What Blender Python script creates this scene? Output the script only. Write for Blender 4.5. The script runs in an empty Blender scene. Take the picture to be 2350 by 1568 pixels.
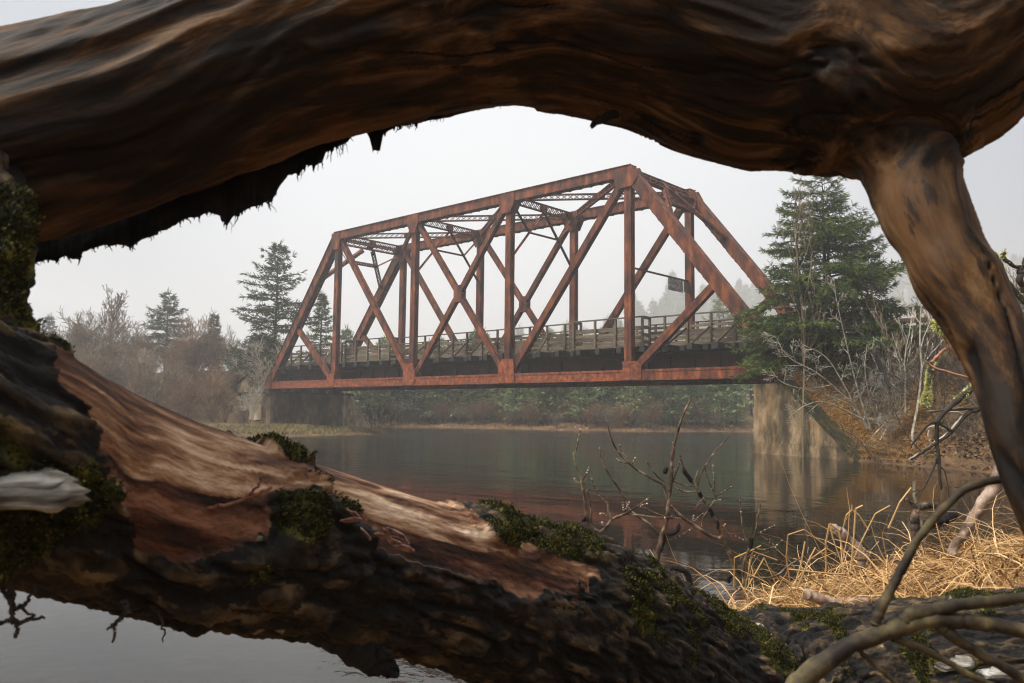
import bpy, math, random
import numpy as np
from mathutils import Vector, Matrix
random.seed(7); RNG = np.random.default_rng(7)
SC = bpy.context.scene; COL = SC.collection

# ------------------------------------------------------------------ camera
# world: z = 0 is the river, x runs along the bridge, y across it
FPX = 3109.32 / 1.63404                      # focal length for a 2350 px wide picture
EYE = np.array([46.4515, -28.7081, 1.286]); YAW, PIT, ROL = .7348, .0871, .0108
def _basis():
    def w(X, Y, Z):
        c, s = math.cos(YAW), math.sin(YAW); return np.array([c*X-s*Y, s*X+c*Y, Z])
    f = w(0, math.cos(PIT), math.sin(PIT)); u = w(0, -math.sin(PIT), math.cos(PIT)); r = w(1, 0, 0)
    c, s = math.cos(ROL), math.sin(ROL)
    return c*r+s*u, -s*r+c*u, f
RT, UP, FW = _basis()
def P(x, y, d):
    """point d metres away along the view, back-projected from image pixels at a chosen depth"""
    return EYE + (FW + RT*(x-1175)/FPX - UP*(y-784)/FPX)*d
def onY(x, y, Y):
    v = P(x, y, 1)-EYE; return EYE + v*(Y-EYE[1])/v[1]
def onZ(x, y, Z):
    v = P(x, y, 1)-EYE; return EYE + v*(Z-EYE[2])/v[2]

cam = bpy.data.objects.new('camera', bpy.data.cameras.new('camera')); COL.objects.link(cam)
M = Matrix(((RT[0], UP[0], -FW[0], EYE[0]), (RT[1], UP[1], -FW[1], EYE[1]), (RT[2], UP[2], -FW[2], EYE[2]), (0, 0, 0, 1)))
cam.matrix_world = M
cam.data.sensor_width = 36; cam.data.lens = 3109.32/3840*36
cam.data.clip_start = .05; cam.data.clip_end = 3000
cam.data.dof.use_dof = True; cam.data.dof.focus_distance = 18; cam.data.dof.aperture_fstop = 15.0
SC.camera = cam

# ------------------------------------------------------------------ light
SUN_AZ = math.atan2(-.50, -.87); SUN_EL = math.radians(48)    # from the camera's left, through thin fog
sdir = Vector((math.cos(SUN_EL)*math.sin(SUN_AZ), math.cos(SUN_EL)*math.cos(SUN_AZ), math.sin(SUN_EL)))
sun = bpy.data.objects.new('sun', bpy.data.lights.new('sun', 'SUN')); COL.objects.link(sun)
sun.data.energy = 1.5; sun.data.angle = math.radians(11); sun.data.color = (1, .93, .84)
sun.rotation_euler = sdir.to_track_quat('Z', 'Y').to_euler()
sun.location = (0, 0, 60)
W = bpy.data.worlds.new('World'); SC.world = W; W.use_nodes = True
nt = W.node_tree; nt.nodes.clear(); N = nt.nodes.new; L = nt.links.new
out = N('ShaderNodeOutputWorld'); bg = N('ShaderNodeBackground'); sky = N('ShaderNodeTexSky')
sky.sky_type = 'NISHITA'; sky.sun_disc = False; sky.sun_elevation = SUN_EL; sky.sun_rotation = SUN_AZ
sky.air_density = 1; sky.dust_density = 4
hs = N('ShaderNodeHueSaturation'); hs.inputs['Saturation'].default_value = .3
L(sky.outputs[0], hs.inputs['Color'])
# fog: the thin part of the cloud glows above the bridge
tc = N('ShaderNodeTexCoord'); dt = N('ShaderNodeVectorMath'); dt.operation = 'DOT_PRODUCT'
g = P(1230, 500, 1)-EYE; g /= np.linalg.norm(g)
L(tc.outputs['Generated'], dt.inputs[0]); dt.inputs[1].default_value = tuple(g)
cr = N('ShaderNodeValToRGB'); L(dt.outputs['Value'], cr.inputs[0])
el = cr.color_ramp.elements
el[0].position = .70; el[0].color = (.36, .43, .60, 1)
el[1].position = 1.0; el[1].color = (2.75, 2.8, 2.85, 1)
for p_, c_ in ((.80, (.68, .79, 1.02, 1)), (.90, (1.2, 1.33, 1.58, 1)), (.965, (2.45, 2.53, 2.67, 1))):
    e = el.new(p_); e.color = c_
mx = N('ShaderNodeMix'); mx.data_type = 'RGBA'; mx.inputs[0].default_value = .88
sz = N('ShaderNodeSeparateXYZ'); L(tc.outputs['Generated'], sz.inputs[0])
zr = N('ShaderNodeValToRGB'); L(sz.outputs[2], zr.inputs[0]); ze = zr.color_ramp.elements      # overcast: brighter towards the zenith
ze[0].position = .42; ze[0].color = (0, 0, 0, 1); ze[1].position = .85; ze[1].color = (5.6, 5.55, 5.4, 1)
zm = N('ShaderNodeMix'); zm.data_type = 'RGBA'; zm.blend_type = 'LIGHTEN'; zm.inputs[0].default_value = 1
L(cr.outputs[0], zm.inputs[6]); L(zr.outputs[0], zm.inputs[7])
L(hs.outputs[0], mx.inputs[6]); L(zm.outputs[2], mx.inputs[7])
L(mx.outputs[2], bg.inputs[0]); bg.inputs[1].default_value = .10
L(bg.outputs[0], out.inputs[0])
SC.view_settings.view_transform = 'Standard'; SC.view_settings.look = 'None'
SC.view_settings.exposure = 1.8; SC.view_settings.gamma = 1; SC.view_settings.use_curve_mapping = False
SC.render.engine = 'CYCLES'
cy = SC.cycles; cy.use_denoising = True; cy.max_bounces = 6; cy.diffuse_bounces = 3; cy.glossy_bounces = 3
cy.volume_bounces = 3; cy.transparent_max_bounces = 6; cy.caustics_reflective = False
cy.use_adaptive_sampling = True; cy.adaptive_threshold = .006; cy.pixel_filter_type = 'BLACKMAN_HARRIS'; cy.filter_width = 1.15

# ------------------------------------------------------------------ helpers
def norm(v):
    v = np.asarray(v, float); return v/(np.linalg.norm(v)+1e-12)
def hash3(ix, iy, iz, seed):
    h = (ix*374761393 + iy*668265263 + iz*1274126177 + seed*974634777) & 0xFFFFFFFF
    h = ((h ^ (h >> 13))*1103515245) & 0xFFFFFFFF
    h = ((h ^ (h >> 16))*2246822519) & 0xFFFFFFFF
    return ((h ^ (h >> 15)) & 0xFFFFFF)/float(0xFFFFFF)
def vnoise(p, seed=0):
    """value noise in -1..1 at p (n, 3)"""
    p = np.asarray(p, float); i = np.floor(p).astype(np.int64); f = p-i; f = f*f*f*(f*(f*6-15)+10)
    r = 0
    for dx in (0, 1):
        for dy in (0, 1):
            for dz in (0, 1):
                w = (f[:, 0] if dx else 1-f[:, 0])*(f[:, 1] if dy else 1-f[:, 1])*(f[:, 2] if dz else 1-f[:, 2])
                r = r + w*hash3(i[:, 0]+dx, i[:, 1]+dy, i[:, 2]+dz, seed)
    return r*2-1
def fbm(p, o=4, seed=0, gain=.5):
    r = 0; a = 1; t = 0; p = np.asarray(p, float)
    for k in range(o):
        r = r+a*vnoise(p*2**k+k*17.3, seed+k); t += a; a *= gain
    return r/t
def worley(p, seed=0):
    p = np.asarray(p, float); i = np.floor(p).astype(np.int64); best = np.full(len(p), 9.); sec = np.full(len(p), 9.); idv = np.zeros(len(p))
    for dx in (-1, 0, 1):
        for dy in (-1, 0, 1):
            for dz in (-1, 0, 1):
                a, b, c = i[:, 0]+dx, i[:, 1]+dy, i[:, 2]+dz
                q = np.stack([a+hash3(a, b, c, seed), b+hash3(a, b, c, seed+1), c+hash3(a, b, c, seed+2)], 1)
                d = np.linalg.norm(q-p, axis=1); h = hash3(a, b, c, seed+3)
                n = d < best; sec = np.where(n, best, np.minimum(sec, d)); idv = np.where(n, h, idv); best = np.where(n, d, best)
    return best, sec, idv
def sm(a, b, x):
    t = np.clip((x-a)/(b-a), 0, 1); return t*t*(3-2*t)

def mesh_np(name, V, F, smooth=False, attrs=None):
    """V (n,3); F (m,k) array, or a list of such arrays"""
    me = bpy.data.meshes.new(name); V = np.asarray(V, np.float32)
    Fs = F if isinstance(F, list) else [F]
    Fs = [np.asarray(f, np.int32) for f in Fs if len(f)]
    me.vertices.add(len(V)); me.vertices.foreach_set('co', V.ravel())
    tot = sum(f.size for f in Fs); me.loops.add(tot)
    me.loops.foreach_set('vertex_index', np.concatenate([f.ravel() for f in Fs]))
    cnt = np.concatenate([np.full(len(f), f.shape[1]) for f in Fs]); me.polygons.add(len(cnt))
    me.polygons.foreach_set('loop_start', np.concatenate([[0], np.cumsum(cnt)[:-1]]).astype(np.int32))
    me.update(calc_edges=True)
    me.polygons.foreach_set('use_smooth', np.full(len(cnt), bool(smooth)))
    for k, a in (attrs or {}).items():
        a = np.asarray(a, np.float32)
        if a.ndim == 1:
            at = me.attributes.new(k, 'FLOAT', 'POINT'); at.data.foreach_set('value', a)
        else:
            at = me.attributes.new(k, 'FLOAT_VECTOR', 'POINT'); at.data.foreach_set('vector', a.ravel())
    return me
def link(name, data, mat=None, parent=None, kind=None, label=None, cat=None, group=None):
    o = bpy.data.objects.new(name, data); COL.objects.link(o)
    if mat is not None and data is not None and not data.materials: data.materials.append(mat)
    if parent is not None: o.parent = parent
    tag(o, label, cat, group, kind); return o
def tag(o, label=None, cat=None, group=None, kind=None):
    for k, v in (('label', label), ('category', cat), ('group', group), ('kind', kind)):
        if v: o[k] = v
    return o
def empty(name, loc=(0, 0, 0), **k):
    o = link(name, None, **k); o.location = loc; o.empty_display_size = .2; return o

class MB:
    """collects small solids into one mesh"""
    def __init__(s): s.V = []; s.F4 = []; s.F3 = []; s.n = 0; s.ng = []
    def add(s, V, F4=(), F3=()):
        s.V.append(np.asarray(V, float)); s.F4 += [[i+s.n for i in f] for f in F4]; s.F3 += [[i+s.n for i in f] for f in F3]; s.n += len(V)
    def box(s, c, a, b, d):
        """centre and three half axes"""
        c, a, b, d = map(lambda q: np.asarray(q, float), (c, a, b, d))
        V = [c+i*a+j*b+k*d for i in (-1, 1) for j in (-1, 1) for k in (-1, 1)]
        s.add(V, [(0, 1, 3, 2), (4, 6, 7, 5), (0, 4, 5, 1), (2, 3, 7, 6), (0, 2, 6, 4), (1, 5, 7, 3)])
    def bx(s, x0, x1, y0, y1, z0, z1):
        s.box(((x0+x1)/2, (y0+y1)/2, (z0+z1)/2), ((x1-x0)/2, 0, 0), (0, (y1-y0)/2, 0), (0, 0, (z1-z0)/2))
    def bar(s, p0, p1, w, d, up=(0, 0, 1)):
        """w across (in the plane of the bar and up), d along the third axis"""
        p0, p1 = np.asarray(p0, float), np.asarray(p1, float); t = norm(p1-p0); n = norm(np.cross(t, up)); m = np.cross(n, t)
        s.box((p0+p1)/2, (p1-p0)/2, m*w/2, n*d/2)
    def prism(s, poly, a, b):
        """poly: 3D points of a planar outline; a..b offsets"""
        poly = np.asarray(poly, float); n = len(poly); V = np.concatenate([poly+a, poly+b])
        s.V.append(V); base = s.n; s.n += 2*n
        s.F4 += [[base+i, base+(i+1) % n, base+n+(i+1) % n, base+n+i] for i in range(n)]
        s.ng.append([base+i for i in range(n)][::-1]); s.ng.append([base+n+i for i in range(n)])
    def dome(s, c, n, r):
        n = norm(n); a = norm(np.cross(n, (.3, .5, .8))); b = np.cross(n, a); c = np.asarray(c, float)
        V = [c+r*(math.cos(k*math.pi/2.5)*a+math.sin(k*math.pi/2.5)*b) for k in range(5)]+[c+n*r*.75]
        s.add(V, (), [(i, (i+1) % 5, 5) for i in range(5)])
    def mesh(s, name, smooth=False):
        V = np.concatenate(s.V); Fs = []
        if s.F4: Fs.append(np.array(s.F4))
        if s.F3: Fs.append(np.array(s.F3))
        for g_ in s.ng: Fs.append(np.array([g_]))
        return mesh_np(name, V, Fs, smooth)
    def build(s, name, mat, parent=None, smooth=False, **k):
        return link(name, s.mesh(name, smooth), mat, parent, **k)

def tubes(segs, sides=3):
    """segs: array (n, 8) p0 p1 r0 r1 -> V, F"""
    S = np.asarray(segs, float); p0, p1, r0, r1 = S[:, :3], S[:, 3:6], S[:, 6], S[:, 7]
    t = p1-p0; t /= np.linalg.norm(t, axis=1)[:, None]+1e-9
    ref = np.where(np.abs(t[:, 2:3]) > .9, np.array([[1., 0, 0]]), np.array([[0, 0, 1.]]))
    a = np.cross(t, ref); a /= np.linalg.norm(a, axis=1)[:, None]+1e-9; b = np.cross(t, a)
    V = []
    for p, r in ((p0, r0), (p1, r1)):
        for k in range(sides):
            an = 2*math.pi*k/sides; V.append(p+r[:, None]*(math.cos(an)*a+math.sin(an)*b))
    V = np.stack(V, 1).reshape(-1, 3); n = len(S); base = (np.arange(n)*2*sides)[:, None]
    F = np.concatenate([base+np.array([[k, (k+1) % sides, sides+(k+1) % sides, sides+k]]) for k in range(sides)])
    return V, F
def spline(pts, n):
    """Catmull-Rom through rows of pts (any columns)"""
    pts = np.asarray(pts, float); k = len(pts); q = np.vstack([2*pts[0]-pts[1], pts, 2*pts[-1]-pts[-2]])
    u = np.linspace(0, k-1-1e-6, n); i = u.astype(int); f = (u-i)[:, None]
    a, b, c, d = q[i], q[i+1], q[i+2], q[i+3]
    return .5*((2*b)+(-a+c)*f+(2*a-5*b+4*c-d)*f**2+(-a+3*b-3*c+d)*f**3)
def sweep(path, rad, sides=24, cap=True):
    path = np.asarray(path, float); n = len(path); T = np.gradient(path, axis=0); T /= np.linalg.norm(T, axis=1)[:, None]
    a = norm(np.cross(T[0], (.13, .2, .97))); V = []
    for i in range(n):
        a = norm(a-T[i]*np.dot(a, T[i])); b = np.cross(T[i], a)
        for k in range(sides):
            an = 2*math.pi*k/sides; V.append(path[i]+rad[i]*(math.cos(an)*a+math.sin(an)*b))
    F = [[i*sides+k, i*sides+(k+1) % sides, (i+1)*sides+(k+1) % sides, (i+1)*sides+k] for i in range(n-1) for k in range(sides)]
    Fs = [np.array(F)]
    if cap: Fs += [np.array([list(range(sides))[::-1]]), np.array([[(n-1)*sides+k for k in range(sides)]])]
    return np.array(V), Fs

# ------------------------------------------------------------------ materials
def mat(name, stops, scale=(1, 1, 1), rough=.8, detail=6, coord='Object', attr=None, bump=0, bscale=20, nscale=1., spec=.3, noise_rough=.6, distort=0):
    m = bpy.data.materials.new(name); m.use_nodes = True; t = m.node_tree; n = t.nodes; l = t.links
    b = n['Principled BSDF']; b.inputs['Roughness'].default_value = rough; b.inputs['Specular IOR Level'].default_value = spec
    if attr:
        c = n.new('ShaderNodeAttribute'); c.attribute_name = attr; co = c.outputs['Vector']
    else:
        c = n.new('ShaderNodeTexCoord'); co = c.outputs[coord]
    mp = n.new('ShaderNodeMapping'); mp.inputs['Scale'].default_value = scale; l.new(co, mp.inputs[0])
    no = n.new('ShaderNodeTexNoise'); no.inputs['Scale'].default_value = nscale; no.inputs['Detail'].default_value = detail
    no.inputs['Roughness'].default_value = noise_rough; no.inputs['Distortion'].default_value = distort
    l.new(mp.outputs[0], no.inputs['Vector'])
    r = n.new('ShaderNodeValToRGB'); l.new(no.outputs[0], r.inputs[0]); e = r.color_ramp.elements
    e[0].position, e[0].color = stops[0][0], (*stops[0][1], 1); e[1].position, e[1].color = stops[-1][0], (*stops[-1][1], 1)
    for p_, c_ in stops[1:-1]: q = e.new(p_); q.color = (*c_, 1)
    l.new(r.outputs[0], b.inputs['Base Color'])
    if bump:
        n2 = n.new('ShaderNodeTexNoise'); n2.inputs['Scale'].default_value = bscale; n2.inputs['Detail'].default_value = 5; l.new(mp.outputs[0], n2.inputs['Vector'])
        bu = n.new('ShaderNodeBump'); bu.inputs['Strength'].default_value = 1; bu.inputs['Distance'].default_value = bump
        l.new(n2.outputs[0], bu.inputs['Height']); l.new(bu.outputs[0], b.inputs['Normal'])
    m['ramp'] = r.name; return m
def layer(m, fac_stops, colour, scale=(1, 1, 1), nscale=1., detail=5, coord='Object', attr=None, rough_n=.6):
    """another noise-masked colour over material m"""
    t = m.node_tree; n = t.nodes; l = t.links; b = n['Principled BSDF']; src = b.inputs['Base Color'].links[0].from_socket
    if attr: c = n.new('ShaderNodeAttribute'); c.attribute_name = attr; co = c.outputs['Vector']
    else: c = n.new('ShaderNodeTexCoord'); co = c.outputs[coord]
    mp = n.new('ShaderNodeMapping'); mp.inputs['Scale'].default_value = scale; mp.inputs['Location'].default_value = (random.uniform(0, 9),)*3; l.new(co, mp.inputs[0])
    no = n.new('ShaderNodeTexNoise'); no.inputs['Scale'].default_value = nscale; no.inputs['Detail'].default_value = detail; no.inputs['Roughness'].default_value = rough_n
    l.new(mp.outputs[0], no.inputs['Vector'])
    mr = n.new('ShaderNodeMapRange'); mr.inputs[1].default_value, mr.inputs[2].default_value = fac_stops[:2]; mr.inputs[4].default_value = fac_stops[2] if len(fac_stops) > 2 else 1
    l.new(no.outputs[0], mr.inputs[0])
    mi = n.new('ShaderNodeMix'); mi.data_type = 'RGBA'; l.new(mr.outputs[0], mi.inputs[0]); l.new(src, mi.inputs[6]); mi.inputs[7].default_value = (*colour, 1)
    l.new(mi.outputs[2], b.inputs['Base Color']); return m
def maskmix(m, attr, colour_mat_stops, scale, nscale, lo=.3, hi=.7, coord_attr=None, wob=.0, detail=6):
    """where the point attribute attr is high, use another noise ramp"""
    t = m.node_tree; n = t.nodes; l = t.links; b = n['Principled BSDF']; src = b.inputs['Base Color'].links[0].from_socket
    if coord_attr: c = n.new('ShaderNodeAttribute'); c.attribute_name = coord_attr; co = c.outputs['Vector']
    else: c = n.new('ShaderNodeTexCoord'); co = c.outputs['Object']
    mp = n.new('ShaderNodeMapping'); mp.inputs['Scale'].default_value = scale; l.new(co, mp.inputs[0])
    no = n.new('ShaderNodeTexNoise'); no.inputs['Scale'].default_value = nscale; no.inputs['Detail'].default_value = detail; no.inputs['Roughness'].default_value = .62; l.new(mp.outputs[0], no.inputs['Vector'])
    r = n.new('ShaderNodeValToRGB'); l.new(no.outputs[0], r.inputs[0]); e = r.color_ramp.elements; st = colour_mat_stops
    e[0].position, e[0].color = st[0][0], (*st[0][1], 1); e[1].position, e[1].color = st[-1][0], (*st[-1][1], 1)
    for p_, c_ in st[1:-1]: q = e.new(p_); q.color = (*c_, 1)
    a = n.new('ShaderNodeAttribute'); a.attribute_name = attr
    n3 = n.new('ShaderNodeTexNoise'); n3.inputs['Scale'].default_value = nscale*1.7; n3.inputs['Detail'].default_value = 5; l.new(mp.outputs[0], n3.inputs['Vector'])
    ad = n.new('ShaderNodeMath'); ad.operation = 'MULTIPLY_ADD'; l.new(n3.outputs[0], ad.inputs[0]); ad.inputs[1].default_value = wob; l.new(a.outputs['Fac'], ad.inputs[2])
    mr = n.new('ShaderNodeMapRange'); mr.inputs[1].default_value = lo+wob*.5; mr.inputs[2].default_value = hi+wob*.5; l.new(ad.outputs[0], mr.inputs[0])
    mi = n.new('ShaderNodeMix'); mi.data_type = 'RGBA'; l.new(mr.outputs[0], mi.inputs[0]); l.new(src, mi.inputs[6]); l.new(r.outputs[0], mi.inputs[7])
    l.new(mi.outputs[2], b.inputs['Base Color']); return m

STEEL = mat('rusty_red_steel', [(.34, (.020, .007, .004)), (.46, (.085, .022, .009)), (.56, (.155, .040, .013)), (.68, (.28, .085, .024))], (1, 1, .35), .72, 8, nscale=3.5, bump=.004, bscale=30)
layer(STEEL, (.52, .68, .75), (.045, .018, .013), (1.5, 1.5, .4), 1.8, 9)
FLAKY = mat('flaking_rusty_steel', [(.3, (.045, .018, .013)), (.43, (.13, .032, .012)), (.56, (.235, .056, .016)), (.70, (.38, .12, .03))], (1, 1, .8), .75, 9, nscale=6, bump=.004, bscale=30)
layer(FLAKY, (.56, .64, .85), (.13, .085, .085), (1, 1, 1), 2.6, 8)
DSTEEL = mat('dark_brown_steel', [(.3, (.030, .014, .011)), (.5, (.055, .020, .014)), (.75, (.085, .030, .018))], (1, 1, .4), .75, 7, nscale=2.5)
TIE = mat('creosoted_timber', [(.3, (.012, .011, .011)), (.6, (.03, .027, .025)), (.85, (.07, .062, .055))], (1, .3, 1), .85, 6, nscale=9)
TIMBER = mat('weathered_timber', [(.25, (.045, .038, .028)), (.5, (.115, .096, .072)), (.7, (.18, .155, .12)), (.85, (.25, .225, .18))], (.8, 6, 6), .85, 7, nscale=3, bump=.002, bscale=15)
layer(TIMBER, (.58, .70, .5), (.09, .11, .045), (1, 1, 1), 1.2)
_t = TIMBER.node_tree; _o = _t.nodes.new('ShaderNodeObjectInfo'); _r = _t.nodes.new('ShaderNodeValToRGB'); _m = _t.nodes.new('ShaderNodeMix'); _m.data_type = 'RGBA'; _m.blend_type = 'MULTIPLY'; _m.inputs[0].default_value = 1
_b = _t.nodes['Principled BSDF']; _s = _b.inputs['Base Color'].links[0].from_socket; _t.links.new(_o.outputs['Random'], _r.inputs[0]); _r.color_ramp.elements[0].color = (.62, .54, .45, 1); _r.color_ramp.elements[1].color = (1.35, 1.3, 1.2, 1)
_t.links.new(_s, _m.inputs[6]); _t.links.new(_r.outputs[0], _m.inputs[7]); _t.links.new(_m.outputs[2], _b.inputs['Base Color'])
SIGN = mat('peeling_sign_face', [(.40, (.07, .045, .035)), (.5, (.2, .19, .17)), (.62, (.42, .42, .40))], (1, 1, 1), .6, 9, nscale=7, noise_rough=.75)
CONC = mat('stained_concrete', [(.34, (.03, .023, .014)), (.45, (.11, .078, .043)), (.54, (.21, .145, .078)), (.68, (.36, .27, .165))], (1, 1, .55), .9, 10, nscale=1.6, bump=.03, bscale=5, noise_rough=.65)
layer(CONC, (.46, .60, .85), (.022, .019, .013), (1.6, 1.6, .6), 1.0, 10, rough_n=.7)
layer(CONC, (.56, .66, .7), (.24, .12, .035), (2, 2, .5), 1.2, 10, rough_n=.7)
layer(CONC, (.64, .68, .8), (.075, .085, .02), (1, 1, .5), .7, 6)
PALE = mat('pale_spalled_and_lit_concrete', [(.3, (.22, .14, .075)), (.5, (.42, .32, .22)), (.7, (.6, .53, .42))], (1, 1, .4), .9, 8, nscale=4, bump=.02, bscale=6)
MOSSY = mat('mossy_coping', [(.35, (.006, .006, .003)), (.5, (.024, .022, .006)), (.7, (.080, .060, .016))], (1, 1, 1), .95, 7, nscale=5, bump=.03, bscale=12)
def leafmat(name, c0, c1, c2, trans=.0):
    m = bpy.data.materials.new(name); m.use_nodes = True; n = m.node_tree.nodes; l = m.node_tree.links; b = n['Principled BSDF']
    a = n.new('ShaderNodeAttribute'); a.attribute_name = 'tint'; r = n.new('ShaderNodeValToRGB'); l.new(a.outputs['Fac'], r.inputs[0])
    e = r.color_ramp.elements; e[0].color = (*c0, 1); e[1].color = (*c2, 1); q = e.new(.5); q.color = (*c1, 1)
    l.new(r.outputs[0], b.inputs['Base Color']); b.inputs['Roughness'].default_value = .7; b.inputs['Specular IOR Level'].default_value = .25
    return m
NEEDLE = leafmat('spruce_needles', (.010, .022, .005), (.055, .090, .016), (.19, .215, .04))
NEEDLE2 = leafmat('dark_spruce_needles', (.012, .024, .008), (.045, .068, .020), (.15, .165, .045))
NEEDLE3 = leafmat('fir_needles', (.05, .075, .02), (.13, .16, .04), (.27, .29, .08))
FARN = leafmat('mist_brightened_needles', (.09, .135, .05), (.21, .27, .10), (.38, .43, .19))  # far wood: brightness of the misty distance put into the needle colour
OLIVE2 = leafmat('yellowish_needles', (.10, .12, .045), (.23, .25, .09), (.40, .41, .18))
OLIVE = leafmat('pale_lichened_needles', (.10, .115, .045), (.18, .19, .075), (.32, .31, .14))
BARK = mat('conifer_bark', [(.3, (.025, .019, .015)), (.55, (.06, .046, .036)), (.8, (.12, .10, .085))], (3, 3, .6), .9, 6, nscale=4)
TWIG = mat('bare_twigs', [(.3, (.07, .047, .03)), (.5, (.16, .115, .07)), (.7, (.32, .26, .17))], (1, 1, 1), .9, 4, nscale=1.5)
TWIGRED = mat('reddish_bare_twigs', [(.3, (.09, .050, .028)), (.5, (.19, .110, .060)), (.7, (.32, .21, .12))], (1, 1, 1), .9, 4, nscale=1.5)
TWIGDARK = mat('dark_bare_twigs', [(.3, (.02, .017, .015)), (.6, (.05, .042, .035)), (.8, (.10, .09, .07))], (1, 1, 1), .9, 5, nscale=8)
TWIGPALE = mat('pale_lichened_twigs', [(.3, (.16, .14, .11)), (.5, (.36, .33, .26)), (.7, (.60, .57, .48))], (1, 1, 1), .9, 5, nscale=6)
LICHEN = leafmat('yellow_beard_lichen', (.42, .43, .13), (.62, .61, .24), (.80, .78, .42))
STRAW = leafmat('dry_straw', (.11, .055, .02), (.42, .24, .09), (.70, .50, .26))
SLOPEGRASS = leafmat('brown_bank_grass', (.12, .055, .016), (.36, .19, .055), (.58, .36, .12))
LITTER = leafmat('leaf_litter', (.06, .032, .018), (.15, .08, .04), (.32, .20, .12))
TURF = leafmat('river_edge_grass', (.07, .055, .018), (.17, .14, .045), (.34, .25, .10))
GROUND = mat('bank_soil', [(.28, (.035, .022, .012)), (.45, (.095, .054, .026)), (.6, (.15, .088, .040)), (.8, (.23, .15, .07))], (1, 1, 1), .95, 9, nscale=1.1, bump=.05, bscale=5, noise_rough=.7)
layer(GROUND, (.56, .68, .7), (.10, .095, .03), (1, 1, 1), .35, 5)
GALV = mat('galvanised_steel', [(.3, (.28, .32, .36)), (.7, (.45, .50, .54))], (1, 1, 1), .45, 4, nscale=6, spec=.5)
ORANGE = mat('orange_paint', [(.3, (.75, .26, .02)), (.7, (.9, .38, .03))], (1, 1, 1), .6, 3, nscale=6)

# ------------------------------------------------------------------ ground and river
WATER = [(-60, -80), (-30, -48), (-12, -30), (0, -18), (5.5, -10.5), (8.4, -6.5), (8.95, -4.7), (8.7, -1.75), (8.1, 1.8), (5.5, 5.3), (1.6, 6.9),
         (-6, 11), (-10.2, 17.5), (-8.5, 20.8), (-3.3, 22.3), (.7, 23.4), (4.5, 24.5), (10.5, 26.8), (12.2, 32), (15.5, 36.5), (24, 44), (40, 58), (80, 84), (150, 110),
         (160, 92), (84, 58), (50, 32), (38, 16), (35, 7.5), (33.6, 6.1), (33.05, -1), (37.4, -3.3), (39.4, -4.7), (41.6, -6.1), (43.6, -8.2), (45.6, -12), (45.9, -16), (45.2, -19.5),
         (44.5, -22), (44.05, -23.9), (44.15, -25.2), (44.5, -26.4), (44.2, -28), (43.4, -31), (40, -38), (20, -84)]
POLY = np.array(WATER, float); WING = WATER.index((33.05, -1))
def shore(xy):
    """signed distance to the river outline (negative in the water) and the nearest edge"""
    x, y = xy[:, 0], xy[:, 1]; best = np.full(len(xy), 1e9); idx = np.zeros(len(xy), int); par = np.zeros(len(xy)); ins = np.zeros(len(xy), bool)
    for i in range(len(POLY)):
        a, b = POLY[i], POLY[(i+1) % len(POLY)]; d = b-a; t = np.clip(((xy-a)@d)/(d@d), 0, 1); q = a+t[:, None]*d; r = np.linalg.norm(xy-q, axis=1)
        n_ = r < best; best = np.where(n_, r, best); idx = np.where(n_, i, idx); par = np.where(n_, t, par)
        with np.errstate(divide='ignore', invalid='ignore'):
            c = ((a[1] > y) != (b[1] > y)) & (x < (b[0]-a[0])*(y-a[1])/(b[1]-a[1]+1e-12)+a[0])
        ins ^= c
    return np.where(ins, -best, best), idx, par
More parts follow.
